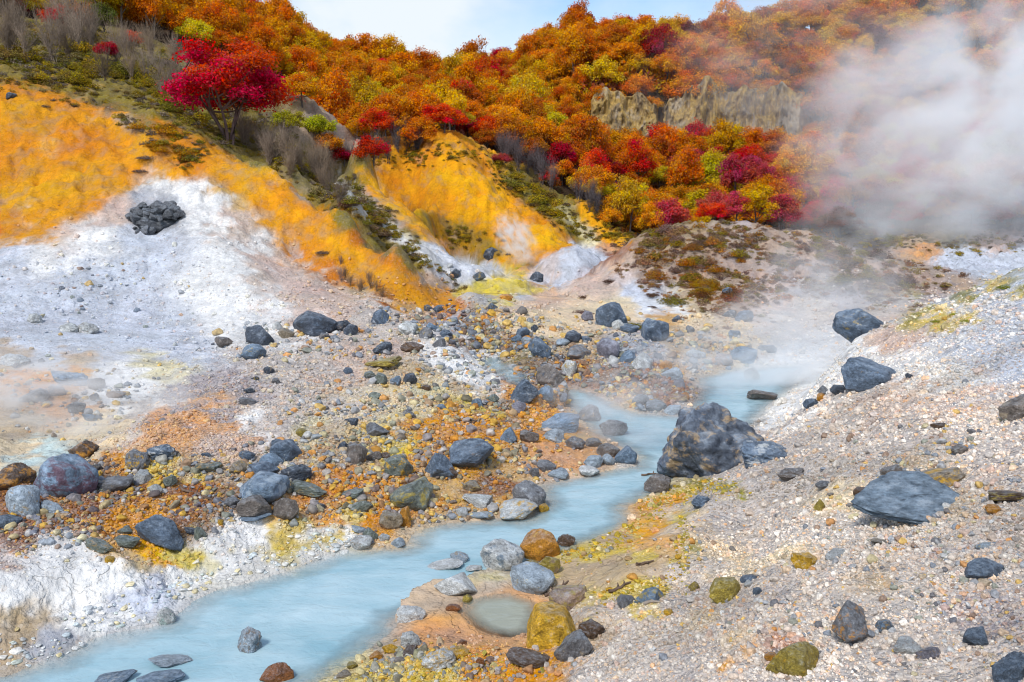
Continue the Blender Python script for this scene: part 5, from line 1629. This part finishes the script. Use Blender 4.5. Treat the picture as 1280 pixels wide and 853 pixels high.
# the smallest and farthest ones, past the three hundred, as one mass
def whole_tree(k):
    cm_, tm_ = CROWNS[k]
    V, F, M, A = [], [], [], []
    off = 0
    for mi, me in enumerate((cm_, tm_)):
        n = len(me.vertices); co = np.empty(n * 3, np.float32); me.vertices.foreach_get('co', co)
        f = np.empty(len(me.loops), np.int32); me.loops.foreach_get('vertex_index', f)
        V.append(co.reshape(-1, 3) + np.array([0, 0, .95])); F.append(f.reshape(-1, 4) + off); M.append(np.full(len(f) // 4, mi)); off += n
        va = np.full((n, 4), .5, np.float32)
        if mi == 0:
            q = np.empty(n * 4, np.float32); me.attributes['var'].data.foreach_get('color', q); va = q.reshape(-1, 4)
        A.append(va)
    me = np_mesh('wood_tree', np.concatenate(V), np.concatenate(F), False)
    add_attr(me, 'var', np.concatenate(A))
    me.materials.append(M_LEAF_I); me.materials.append(M_BARK_I)
    me.polygons.foreach_set('material_index', np.concatenate(M).astype(np.int32))
    return me
M_LEAF_I = leaf_material(True)
M_BARK_I = bark_material(True)
WT = bpy.data.collections.new('wood_tree')
for k in range(5):
    WT.objects.link(bpy.data.objects.new('wood_tree', whole_tree(k)))
if rest:
    R = np.array([q[:3] for q in rest])
    cc = np.array([TC[wood_col(q[3], q[4], _rw)] for q in rest]) * _rw.uniform(.85, 1.15, len(rest))[:, None]
    scatter('far_wood', 'far orange and russet trees filling the gaps of the hillside wood', R[:, 0], R[:, 1], R[:, 2] - .1, np.array([q[5] for q in rest]), cc, WT, 5, None, _rw, (.9, 1.3), .05, .88)
print('trees', len(singles) + len(SPECIAL) + 1, 'far', len(rest))

# ------------------------------------------------------------------ shrubs
def twig_shrub(seed):
    r = np.random.default_rng(seed)
    A, B, W = [], [], []
    for s in range(11):
        a = r.uniform(0, 6.28); lean = r.uniform(.1, .75)
        base = np.array([r.normal() * .08, r.normal() * .08, 0])
        tip = np.array([math.cos(a) * lean, math.sin(a) * lean, r.uniform(.6, 1.05)])
        pts = [base + (tip - base) * t + np.array([0, 0, .12 * math.sin(t * 3)]) + r.normal(size=3) * .03 for t in np.linspace(0, 1, 6)]
        for p, q, w in zip(pts[:-1], pts[1:], (.022, .018, .014, .010, .008)):
            A.append(p); B.append(q); W.append(w)
        for b in range(26):
            k = r.integers(1, 6)
            st = pts[k] * r.uniform(.9, 1.0)
            d = (tip - base) * .35 + r.normal(size=3) * .28 + np.array([0, 0, .12])
            en = st + d * r.uniform(.5, 1.1)
            A.append(st); B.append(en); W.append(.006)
            for c in range(2):
                m = st + (en - st) * r.uniform(.3, .9)
                A.append(m); B.append(m + d * .3 + r.normal(size=3) * .12); W.append(.004)
    A, B, W = np.array(A), np.array(B), np.array(W)
    t = B - A
    side = np.cross(t, r.normal(size=t.shape)); side /= np.linalg.norm(side, axis=1)[:, None] + 1e-9
    s2 = np.cross(t, side); s2 /= np.linalg.norm(s2, axis=1)[:, None] + 1e-9
    w = W[:, None]
    v = np.stack([A + side * w, A - side * w * .5 + s2 * w * .87, A - side * w * .5 - s2 * w * .87, B], 1).reshape(-1, 3)
    o_ = np.arange(len(A))[:, None] * 4
    f = np.concatenate([o_ + np.array([[0, 1, 3]]), o_ + np.array([[1, 2, 3]]), o_ + np.array([[2, 0, 3]])])
    me = np_mesh('twigs', v, f)
    me.materials.append(M_BARK)
    return me
def heath_mesh(seed, leaf=.06, n=1300):
    r = np.random.default_rng(seed)
    d = r.normal(size=(n, 3)); d[:, 2] = np.abs(d[:, 2]); d /= np.linalg.norm(d, axis=1)[:, None]
    lump = 1 + .28 * gnoise(d * 2.3 + seed)
    p = d * (r.random(n) ** .4 * lump)[:, None] * np.array([1, 1, .75])
    p[:, 2] *= 1 + .5 * gnoise(p * 3.1 + seed)
    v, f = leaf_cards(p, d * .8 + np.array([0, 0, .5]), np.full(n, leaf), r, .7)
    me = np_mesh('foliage', v, f, False)
    sh = np.repeat(r.random(n), 4)
    add_attr(me, 'var', np.stack([sh, np.repeat(.5 + .5 * np.tanh(2 * gnoise(p * 1.7 + 5)), 4), sh], -1))
    me.materials.append(M_LEAF)
    return me
TWIGS = [twig_shrub(300 + i) for i in range(5)]
HEATH = [heath_mesh(320 + i) for i in range(6)]
SH_N = [0]
SHR = []
def shrub(u, v, w, kind, col, label, group, ymin=0, squash=1.0):
    x, y, z = hit(u, v, ymin)
    if y > 150:
        return
    k = float(to_pix(x, y, z)[2]) / FPX
    e = bpy.data.objects.new('shrub', None)
    COL.objects.link(e)
    e.location = (x, y, z - .03)
    e.rotation_euler = (0, 0, rnd.uniform(0, 6.28))
    r_ = w * k * .5
    if kind == 'twig':
        c = link('twigs', TWIGS[rnd.randrange(5)], e)
        c.scale = (r_ * 1.2, r_ * 1.2, r_ * 2.0 * squash)
    else:
        c = link('foliage', HEATH[rnd.randrange(6)], e)
        c.scale = (r_, r_, r_ * squash)
    j = rnd.uniform(.75, 1.25)
    c.color = (col[0] * j, col[1] * j, col[2] * j, 1)
    tag(e, label, 'shrub', group)
    SH_N[0] += 1
    SHR.append(e)
def shrub_area(cu, cv, ru, rv, n, kind, cols, wr, label, group, ymin=0, squash=1.0, slope=0.0):
    for _ in range(n):
        while True:
            a, b = rnd.uniform(-1, 1), rnd.uniform(-1, 1)
            if a * a + b * b < 1:
                break
        shrub(cu + a * ru, cv + b * rv + a * ru * slope, rnd.uniform(*wr), kind, rnd.choice(cols), label, group, ymin, squash)
SQ = 1.0
GREY = [(.24,.185,.14),(.28,.22,.17),(.20,.15,.11),(.27,.20,.14)]
OLV = [(.26,.20,.03),(.32,.23,.03),(.20,.18,.03),(.40,.28,.03),(.24,.16,.05)]
HTH = [(.27,.17,.11),(.33,.18,.10),(.24,.15,.12),(.28,.21,.06),(.40,.18,.05)]
shrub_area(60, 48, 70, 34, 17, 'twig', GREY, (28, 46), 'leafless grey shrub at the top of the bushy left slope', 'grey shrubs, top of left slope', 36)
shrub_area(170, 92, 90, 30, 20, 'twig', GREY, (22, 36), 'leafless grey shrub in the middle of the bushy left slope', 'grey shrubs, middle of left slope', 37, slope=.3)
shrub_area(335, 195, 52, 16, 15, 'twig', GREY, (20, 32), 'leafless grey shrub around the great red maple', 'grey shrubs round the maple', 36.5, slope=.75)
shrub_area(400, 232, 36, 16, 11, 'twig', GREY, (20, 32), 'leafless grey shrub on the second left spur', 'grey shrubs, second spur', 36.5, slope=.7)
shrub_area(490, 196, 50, 10, 10, 'twig', [(.10,.085,.085),(.13,.11,.11)], (18, 30), 'dark leafless shrub under the red trees by the bluff', 'dark shrubs by the bluff', 50, slope=-.2)
shrub_area(660, 220, 40, 16, 10, 'twig', [(.11,.09,.09),(.14,.11,.11)], (18, 30), 'dark leafless shrub on the slope right of the bluff', 'dark shrubs right of the bluff', 52, slope=.6)
shrub_area(760, 265, 45, 16, 12, 'twig', [(.10,.085,.09),(.13,.11,.11)], (18, 30), 'dark leafless shrub at the foot of the right wood', 'dark shrubs, foot of right wood', 50, slope=.5)
shrub_area(70, 78, 80, 26, 26, 'heath', OLV, (22, 40), 'low olive shrub high on the bushy left slope', 'olive shrubs, upper left slope', 36, 1.0, slope=.2)
shrub_area(210, 120, 80, 24, 26, 'heath', OLV, (18, 34), 'low olive shrub behind the ochre ridge', 'olive shrubs behind ochre ridge', 37, 1.0, slope=.45)
shrub_area(205, 178, 34, 26, 14, 'heath', [(.40,.19,.02),(.46,.24,.02),(.30,.14,.03)], (14, 30), 'golden-brown low shrub on the ochre knoll', 'golden shrubs on the knoll', 0, .8, slope=.5)
shrub_area(455, 268, 62, 14, 24, 'heath', OLV + HTH[:2], (14, 28), 'low olive shrub on the second left spur', 'olive shrubs, second spur', 36.3, .85, slope=.72)
shrub_area(580, 285, 50, 24, 7, 'heath', OLV, (8, 16), 'low olive shrub on the ochre bluff face', 'olive shrubs on the bluff', 45, .8, slope=.3)
shrub_area(675, 250, 45, 14, 14, 'heath', OLV, (16, 30), 'low olive shrub on the right shoulder of the bluff', 'olive shrubs, bluff shoulder', 48, .85, slope=.65)
shrub_area(865, 322, 74, 38, 38, 'heath', HTH + OLV[:2] + [(.42,.17,.02)], (14, 32), 'low brown shrub on the front of the scrub mound', 'scrub mound shrubs, front', 0, .9)
shrub_area(905, 362, 36, 18, 12, 'heath', [(.30,.10,.03),(.40,.20,.02),(.22,.10,.04),(.36,.13,.03)], (18, 32), 'rust or orange shrub at the lower edge of the scrub mound', 'rust shrubs, scrub mound foot', 0, .75)
shrub_area(1060, 332, 80, 26, 34, 'heath', HTH + OLV[:3], (14, 30), 'low dull shrub on the right arm of the scrub mound', 'scrub mound shrubs, right arm', 28, .85, slope=.2)
shrub_area(450, 352, 45, 14, 10, 'twig', [(.24,.16,.10),(.20,.14,.12)], (9, 16), 'small dry brown shrub at the foot of the ochre ridge', 'dry shrubs, ochre ridge foot', 0, slope=.4)
for u, v, w, c, lab in [(790,408,34,(.30,.25,.04),'yellow-green tuft behind the large dark boulder'),(728,392,30,(.16,.09,.08),'purplish low shrub left of the large dark boulder'),(762,352,20,(.13,.07,.05),'dark low shrub on the pale pink slope, upper'),(730,372,16,(.16,.08,.05),'dark low shrub on the pale pink slope, lower'),(842,378,44,(.19,.15,.03),'olive shrub strip above the orange sand patch'),(815,370,20,(.13,.08,.06),'dark shrub at the left end of the scrub mound'),(815,384,14,(.12,.07,.05),'small dark shrub below the left end of the scrub mound'),(183,200,26,(.16,.13,.12),'grey dry shrub on top of the white mound ridge'),(175,215,20,(.14,.11,.10),'grey dry shrub lower on the white mound ridge'),(405,318,22,(.24,.18,.14),'dry grey-brown shrub on the white slope edge'),
                         (1212,402,22,(.30,.29,.03),'yellow-green moss cushion on the crest of the right bank'),(1172,402,16,(.26,.26,.03),'small moss cushion left on the crest of the right bank'),(1195,393,18,(.32,.30,.04),'moss cushion between the others on the right crest'),(1258,360,26,(.20,.22,.03),'green moss cushion at the right end of the crest')]:
    shrub(u, v, w, 'heath', c, lab, None, 0, .45)
number_off([(e, e['label'], float(to_pix(*e.location)[0])) for e in SHR])
print('shrubs', SH_N[0])

# ------------------------------------------------------------------ heath and dry grass between the shrubs
GC = bpy.data.collections.new('heath_tuft')
for k in range(4):
    me = heath_mesh(340 + k, .11, 260)
    me.materials.clear(); me.materials.append(M_LEAF_I)
    GC.objects.link(bpy.data.objects.new('heath_tuft', me))
def far_regions(lst):
    u, v, yy = _pu[:-1, :-1], _pv[:-1, :-1], GY[:-1, :-1]
    w = np.zeros(u.shape)
    for cu, cv, ru, rv, d, sl, y0, y1 in lst:
        w = np.maximum(w, d * np.exp(-(((u - cu) / ru) ** 2 + ((v - cv - (u - cu) * sl) / rv) ** 2) ** 1.5) * (yy > y0) * (yy < y1))
    return w
_cl2 = sstep(-.35, .5, fbm2(GX[:-1, :-1].ravel(), GY[:-1, :-1].ravel(), 1.8, 3, z=19.0)).reshape(_area.shape)
def cover(label, lst, n, px, pal, seed, name='heath'):
    rg = np.random.default_rng(seed)
    x, y, z, j, i = sample(far_regions(lst) * (.12 + _cl2), n, rg)
    dep = to_pix(x, y, z)[2]
    size = np.clip(rg.lognormal(math.log(px), .4, n), px * .4, px * 2.6) * dep / FPX
    c = palette_pick(rg, n, pal, [1] * len(pal))
    scatter(name, label, x, y, z - size * .1, size, c, GC, 4, None, rg, (.5, 1.1) if name != 'wood_undergrowth' else (.9, 1.6), .12, .7)
cover('brown and olive heath covering the scrub mound', [(870,315,85,40,1,0,26,47),(1040,335,130,34,.9,.2,26,47),(910,362,66,30,.9,0,24,42),(830,290,60,14,1,0,34,47),(850,352,50,22,.8,0,26,40)], 1900, 4.2, HTH + HTH + [(.42,.29,.19),(.38,.25,.17),(.46,.24,.06),(.36,.27,.07)], 5)
cover('olive and grey undergrowth of the bushy left slope', [(60,70,110,42,1,.1,37,62),(210,115,110,34,1,.45,37,62),(350,195,70,22,1,.75,36,58),(440,250,80,20,.8,.75,36,50),(500,310,60,14,.7,.65,33,46),(190,170,40,14,.5,.4,35,46),(230,185,26,22,.8,.5,33,42)], 4200, 4.6, OLV + [(.24,.19,.15),(.20,.16,.13),(.30,.24,.10)], 6, 'undergrowth')
cover('olive heath on the ochre bluff and its shoulder', [(680,255,70,18,1,.62,47,64),(570,300,50,14,.5,.3,44,56),(520,200,80,12,.7,-.1,50,66),(760,280,50,20,1,.4,48,62),(1100,300,90,14,1,0,46,64),(1200,305,90,12,.7,0,48,64)], 1500, 3.4, OLV + [(.16,.11,.06)], 7)

cover('bushes along the top of the rock faces', [(870,106,150,14,1,0,90,108),(760,118,60,14,1,0,90,100)], 420, 11.0, [(.56,.20,.02),(.40,.14,.03),(.62,.32,.02),(.30,.10,.05)], 9, 'wood_undergrowth')
cover('russet and brown undergrowth of the hillside wood', [(870,104,150,16,1,0,92,112),(640,150,110,60,.8,.3,61,125),(900,230,180,60,.8,.1,58,90),(1150,150,250,140,.5,0,60,140),(450,130,150,60,.6,.4,60,118),(850,60,250,40,.8,0,105,145),(780,280,40,16,1,.4,52,62)], 5200, 5.0, [(.36,.12,.03),(.26,.11,.05),(.42,.18,.03),(.22,.13,.09),(.30,.20,.04),(.20,.08,.06)], 8, 'wood_undergrowth')

# ------------------------------------------------------------------ rock faces in the wood
def cliff_face(u0, u1, tops, vb, Y0, seed, parent, origin):
    """one weathered wall with vertical ribs, let into the slope"""
    nu, nt_ = int((u1 - u0) * 1.1), 46
    us = np.linspace(u0, u1, nu)
    tu, tv = np.array(tops, float).T
    r = np.random.default_rng(seed)
    x = (us - 640) / FPX * Y0
    rib = 1 - np.abs(fbm(np.stack([x / 2.6, np.full(nu, seed * 1.0), np.zeros(nu)], -1), 3, .55))
    tm = np.interp(us, tu, tv)
    tm = np.convolve(np.pad(tm, 5, 'edge'), np.ones(11) / 11, 'valid')
    top = 122 + (np.minimum(tm, 134) - 122) * .75 + 7 * (.8 - rib) + 4 * gnoise(np.stack([x / .55, np.full(nu, seed + .5), np.zeros(nu)], -1))
    edge = sstep(0, .07, (us - u0) / (u1 - u0)) * sstep(1, .93, (us - u0) / (u1 - u0))
    P = []
    for k in range(nt_ + 7):
        t = min(k / nt_, 1.0)
        v = vb + (top - vb) * t
        X3 = np.stack([x / 1.9, np.full(nu, t * .9), np.full(nu, seed * .7)], -1)
        rr_ = 1 - np.abs(fbm(X3, 4, .58))
        dsp = -1.7 * (rr_ - .6) - .25 * fbm(np.stack([x / .6, np.full(nu, t * 5.0), np.full(nu, seed)], -1), 3, .6)
        led = .5 * np.floor(t * 5 + 1.5 * gnoise(np.stack([x / 2.5, np.full(nu, 3.0), np.zeros(nu)], -1))) / 5
        Y = Y0 + dsp + 1.6 * t + led + (1 - edge) * 3.0
        if k > nt_:
            Y = Y + (k - nt_) * .9
            v = v + (k - nt_) ** 1.5 * 1.2
        px, py, pz = at_y(us, v, Y)
        P.append(np.stack([px, np.broadcast_to(py, px.shape), pz], -1))
    P = np.array(P)
    i = np.arange(P.shape[0] * nu).reshape(P.shape[0], nu)
    f = np.stack([i[:-1, :-1], i[:-1, 1:], i[1:, 1:], i[1:, :-1]], -1).reshape(-1, 4)
    me = np_mesh('rock_face', P.reshape(-1, 3) - np.array(origin), f)
    me.materials.append(M_CLIFF)
    return link('rock_face', me, parent)
def cliff_material():
    m, nt, out = new_mat('golden_cliff')
    t = NT(nt)
    P = t.n('ShaderNodeTexCoord').outputs['Object']
    ver = t.n('ShaderNodeMapping', {'Vector': P, 'Scale': (1.0, 1.0, .28)}).outputs[0]
    n1, n2, n3 = t.noise(ver, .9, 6, .62), t.noise(P, 2.6, 6, .66), t.noise(P, .35, 4, .6)
    c = t.ramp(n1, [(.28, (.09, .07, .05)), (.42, (.25, .17, .08)), (.56, (.42, .27, .07)), (.68, (.34, .27, .19)), (.8, (.46, .42, .35))])
    c = t.mix(1.0, c, t.ramp(n2, [(.3, .6), (.7, 1.35)]), 'MULTIPLY')
    c = t.mix(t.ramp(n3, [(.48, 0), (.62, .6)]), c, (.36, .33, .29))
    bump = t.n('ShaderNodeBump', {'Height': t.math('ADD', t.math('MULTIPLY', n1, .5), t.math('MULTIPLY', n2, .25)), 'Strength': .9, 'Distance': 1.0})
    bs = t.n('ShaderNodeBsdfPrincipled', {'Base Color': c, 'Roughness': .9, 'Normal': bump.outputs[0]})
    nt.links.new(bs.outputs[0], out.inputs['Surface'])
    return m
M_CLIFF = cliff_material()
for lab, u0, u1, tops, vb, Y0, sd in [
        ('craggy golden-brown rock face in the wood, smaller one at left', 734, 826, [(734,140),(745,112),(756,102),(765,116),(774,108),(785,124),(796,116),(806,114),(815,134),(826,150)], 174, 88.0, 3),
        ('craggy golden-brown and grey rock face in the wood, larger one at right', 824, 1012, [(824,150),(834,128),(842,110),(852,126),(862,100),(874,104),(884,80),(893,98),(905,104),(918,116),(930,104),(942,102),(955,118),(966,100),(978,94),(990,108),(1000,114),(1012,146)], 176, 87.5, 9)]:
    org = tuple(float(q) for q in at_y((u0 + u1) / 2, vb, Y0))
    e = bpy.data.objects.new('rock_cliff', None)
    COL.objects.link(e)
    e.location = org
    tag(e, lab, 'cliff')
    cliff_face(u0, u1, tops, vb, Y0, sd, e, org)
# ------------------------------------------------------------------ driftwood
M_WOOD = M_BARK
TW = [(626,506,34,'pale bent stick in the rubble below the dark triangular rock'),(600,526,40,'leaning stick among the yellow rubble'),(655,512,26,'short stick beside the lavender-grey stone'),(240,618,46,'brown stick on the rust gravel of the left bank'),(268,628,34,'second brown stick on the rust gravel, nearer the pale-topped boulder'),
      (697,738,36,'dark root between pool and pinkish boulder'),(775,737,34,'dark twig on the sand right of the pinkish boulder'),(806,706,26,'short twig on the sandy bank'),(815,755,20,'thin pale twig on the gravel edge'),(812,602,24,'twig caught at the left foot of the giant boulder'),(560,560,30,'thin stick in the middle of the yellow rubble')]
for i, (u, v, w, lab) in enumerate(TW):
    x, y, z = hit(u, v)
    k = float(to_pix(x, y, z)[2]) / FPX
    L = w * k
    r = np.random.default_rng(50 + i)
    a = r.uniform(-.6, .9)
    pts = np.array([[math.cos(a) * (t - .5) * L + r.normal() * .02 * L, math.sin(a) * (t - .5) * L + r.normal() * .03 * L, 0] for t in np.linspace(0, 1, 7)])
    pts[:, 2] = [float(surf_z(x + p[0], y + p[1])[0]) - z + .015 + .03 * L * r.random() for p in pts]
    br = [(pts, np.linspace(.022, .010, 7))]
    for b in (2, 4):
        en = pts[b] + np.array([r.normal() * .18 * L, r.normal() * .18 * L, .10 * L])
        br.append((np.array([pts[b], (pts[b] + en) / 2 + r.normal(size=3) * .01, en]), np.array([.012, .009, .005])))
    vv, ff = tubes(br, 6)
    o = link('stick', np_mesh('stick', vv, ff), mat=M_WOOD)
    o.location = (x, y, z)
    o.color = (.17, .12, .09, 1) if i not in (0, 8) else (.34, .29, .24, 1)
    tag(o, lab, 'stick')

# ------------------------------------------------------------------ steam
def steam_material(name, dens, scale, seed, stretch=(1, 1, 1), lo=.42, hi=.72, edge=.75):
    m, nt, out = new_mat(name)
    t = NT(nt)
    P = t.n('ShaderNodeTexCoord').outputs['Object']
    ln = t.n('ShaderNodeVectorMath', operation='LENGTH'); t.put(ln.inputs[0], P)
    mp = t.n('ShaderNodeMapping', {'Vector': P, 'Location': (seed, seed * .7, seed * 1.3), 'Scale': stretch})
    n = t.noise(mp.outputs[0], scale, 5, .6, .6)
    rim = t.math('ADD', ln.outputs['Value'], t.math('MULTIPLY', t.math('SUBTRACT', n, .5), -.9))
    f = t.n('ShaderNodeMapRange', {'Value': rim, 'From Min': 1.0 - edge, 'From Max': 1.0, 'To Min': 1.0, 'To Max': 0.0}, interpolation_type='SMOOTHSTEP').outputs[0]
    hard = t.n('ShaderNodeMapRange', {'Value': ln.outputs['Value'], 'From Min': .72, 'From Max': .99, 'To Min': 1.0, 'To Max': 0.0}, interpolation_type='SMOOTHSTEP').outputs[0]
    g = t.n('ShaderNodeMapRange', {'Value': n, 'From Min': lo, 'From Max': hi}, interpolation_type='SMOOTHSTEP').outputs[0]
    d = t.math('MULTIPLY', t.math('MULTIPLY', t.math('MULTIPLY', f, hard), g), dens)
    v = t.n('ShaderNodeVolumePrincipled', {'Color': (.985, .995, 1.0, 1), 'Anisotropy': .0})
    t.put(v.inputs['Density'], d)
    nt.links.new(v.outputs[0], out.inputs['Volume'])
    m.cycles.volume_step_rate = .7
    return m
_ev, _ef = ICO[3]
def steam(u, v, Y, ru, rv, depth, dens, scale, label, seed, tilt=0.0, stretch=(1, 1, 1), lo=.42, hi=.72, edge=.75):
    x, y, z = at_y(u, v, Y)
    k = float(to_pix(x, y, z)[2]) / FPX
    me = np_mesh('steam', _ev, _ef)
    me.materials.append(steam_material('steam_%d' % seed, dens, scale, seed, stretch, lo, hi, edge))
    o = link('steam', me)
    o.location = (float(x), float(y), float(z))
    o.scale = (ru * k, depth, rv * k)
    o.rotation_euler = (0, tilt, 0)
    tag(o, label, 'steam', kind='stuff')
    return o
steam(1225, 150, 57, 300, 215, 7.0, .70, 2.6, 'big white steam cloud rising before the right wood', 1, tilt=-.3, lo=.40, hi=.64, edge=1.0)
steam(1185, 262, 56, 260, 100, 4.5, .34, 2.2, 'lower bank of steam under the big cloud at right', 2, lo=.40, hi=.70, edge=1.0)
steam(1020, 95, 84, 270, 150, 6.0, .14, 2.6, 'thin steam veil drifting over the right hill', 3, lo=.45, hi=.66)
steam(985, 425, 25.5, 200, 100, 2.2, 1.0, 2.2, 'steam rising from the hot stream beside the right bank', 4, tilt=-.35, lo=.38, hi=.70, edge=.95)
steam(1050, 330, 31, 140, 130, 2.5, .5, 2.2, 'upper wisp of the stream steam before the scrub mound', 5, tilt=-.3, lo=.43, hi=.68, edge=.95)
steam(45, 500, 16, 240, 84, 2.2, 1.6, 2.3, 'low steam drifting over the hollow at left', 6, lo=.42, hi=.68)
steam(644, 300, 43.5, 30, 48, .9, 4.2, 3.2, 'small steam puff of the vent at the valley head', 7, tilt=-.6, lo=.45, hi=.64, edge=.95)
steam(775, 510, 16.2, 130, 70, 1.2, 1.4, 2.2, 'thin steam over the misty side channel', 8)
steam(880, 455, 20.3, 120, 54, 1.2, 1.3, 2.2, 'thin steam around the dark blocky boulder', 9)
steam(270, 380, 23.5, 160, 80, 1.4, .4, 2.2, 'faint steam on the white slope', 10)
steam(975, 462, 21.6, 120, 52, 1.3, 2.2, 2.0, 'dense steam low over the far end of the stream', 11, tilt=-.25, lo=.34, hi=.66, edge=.95)
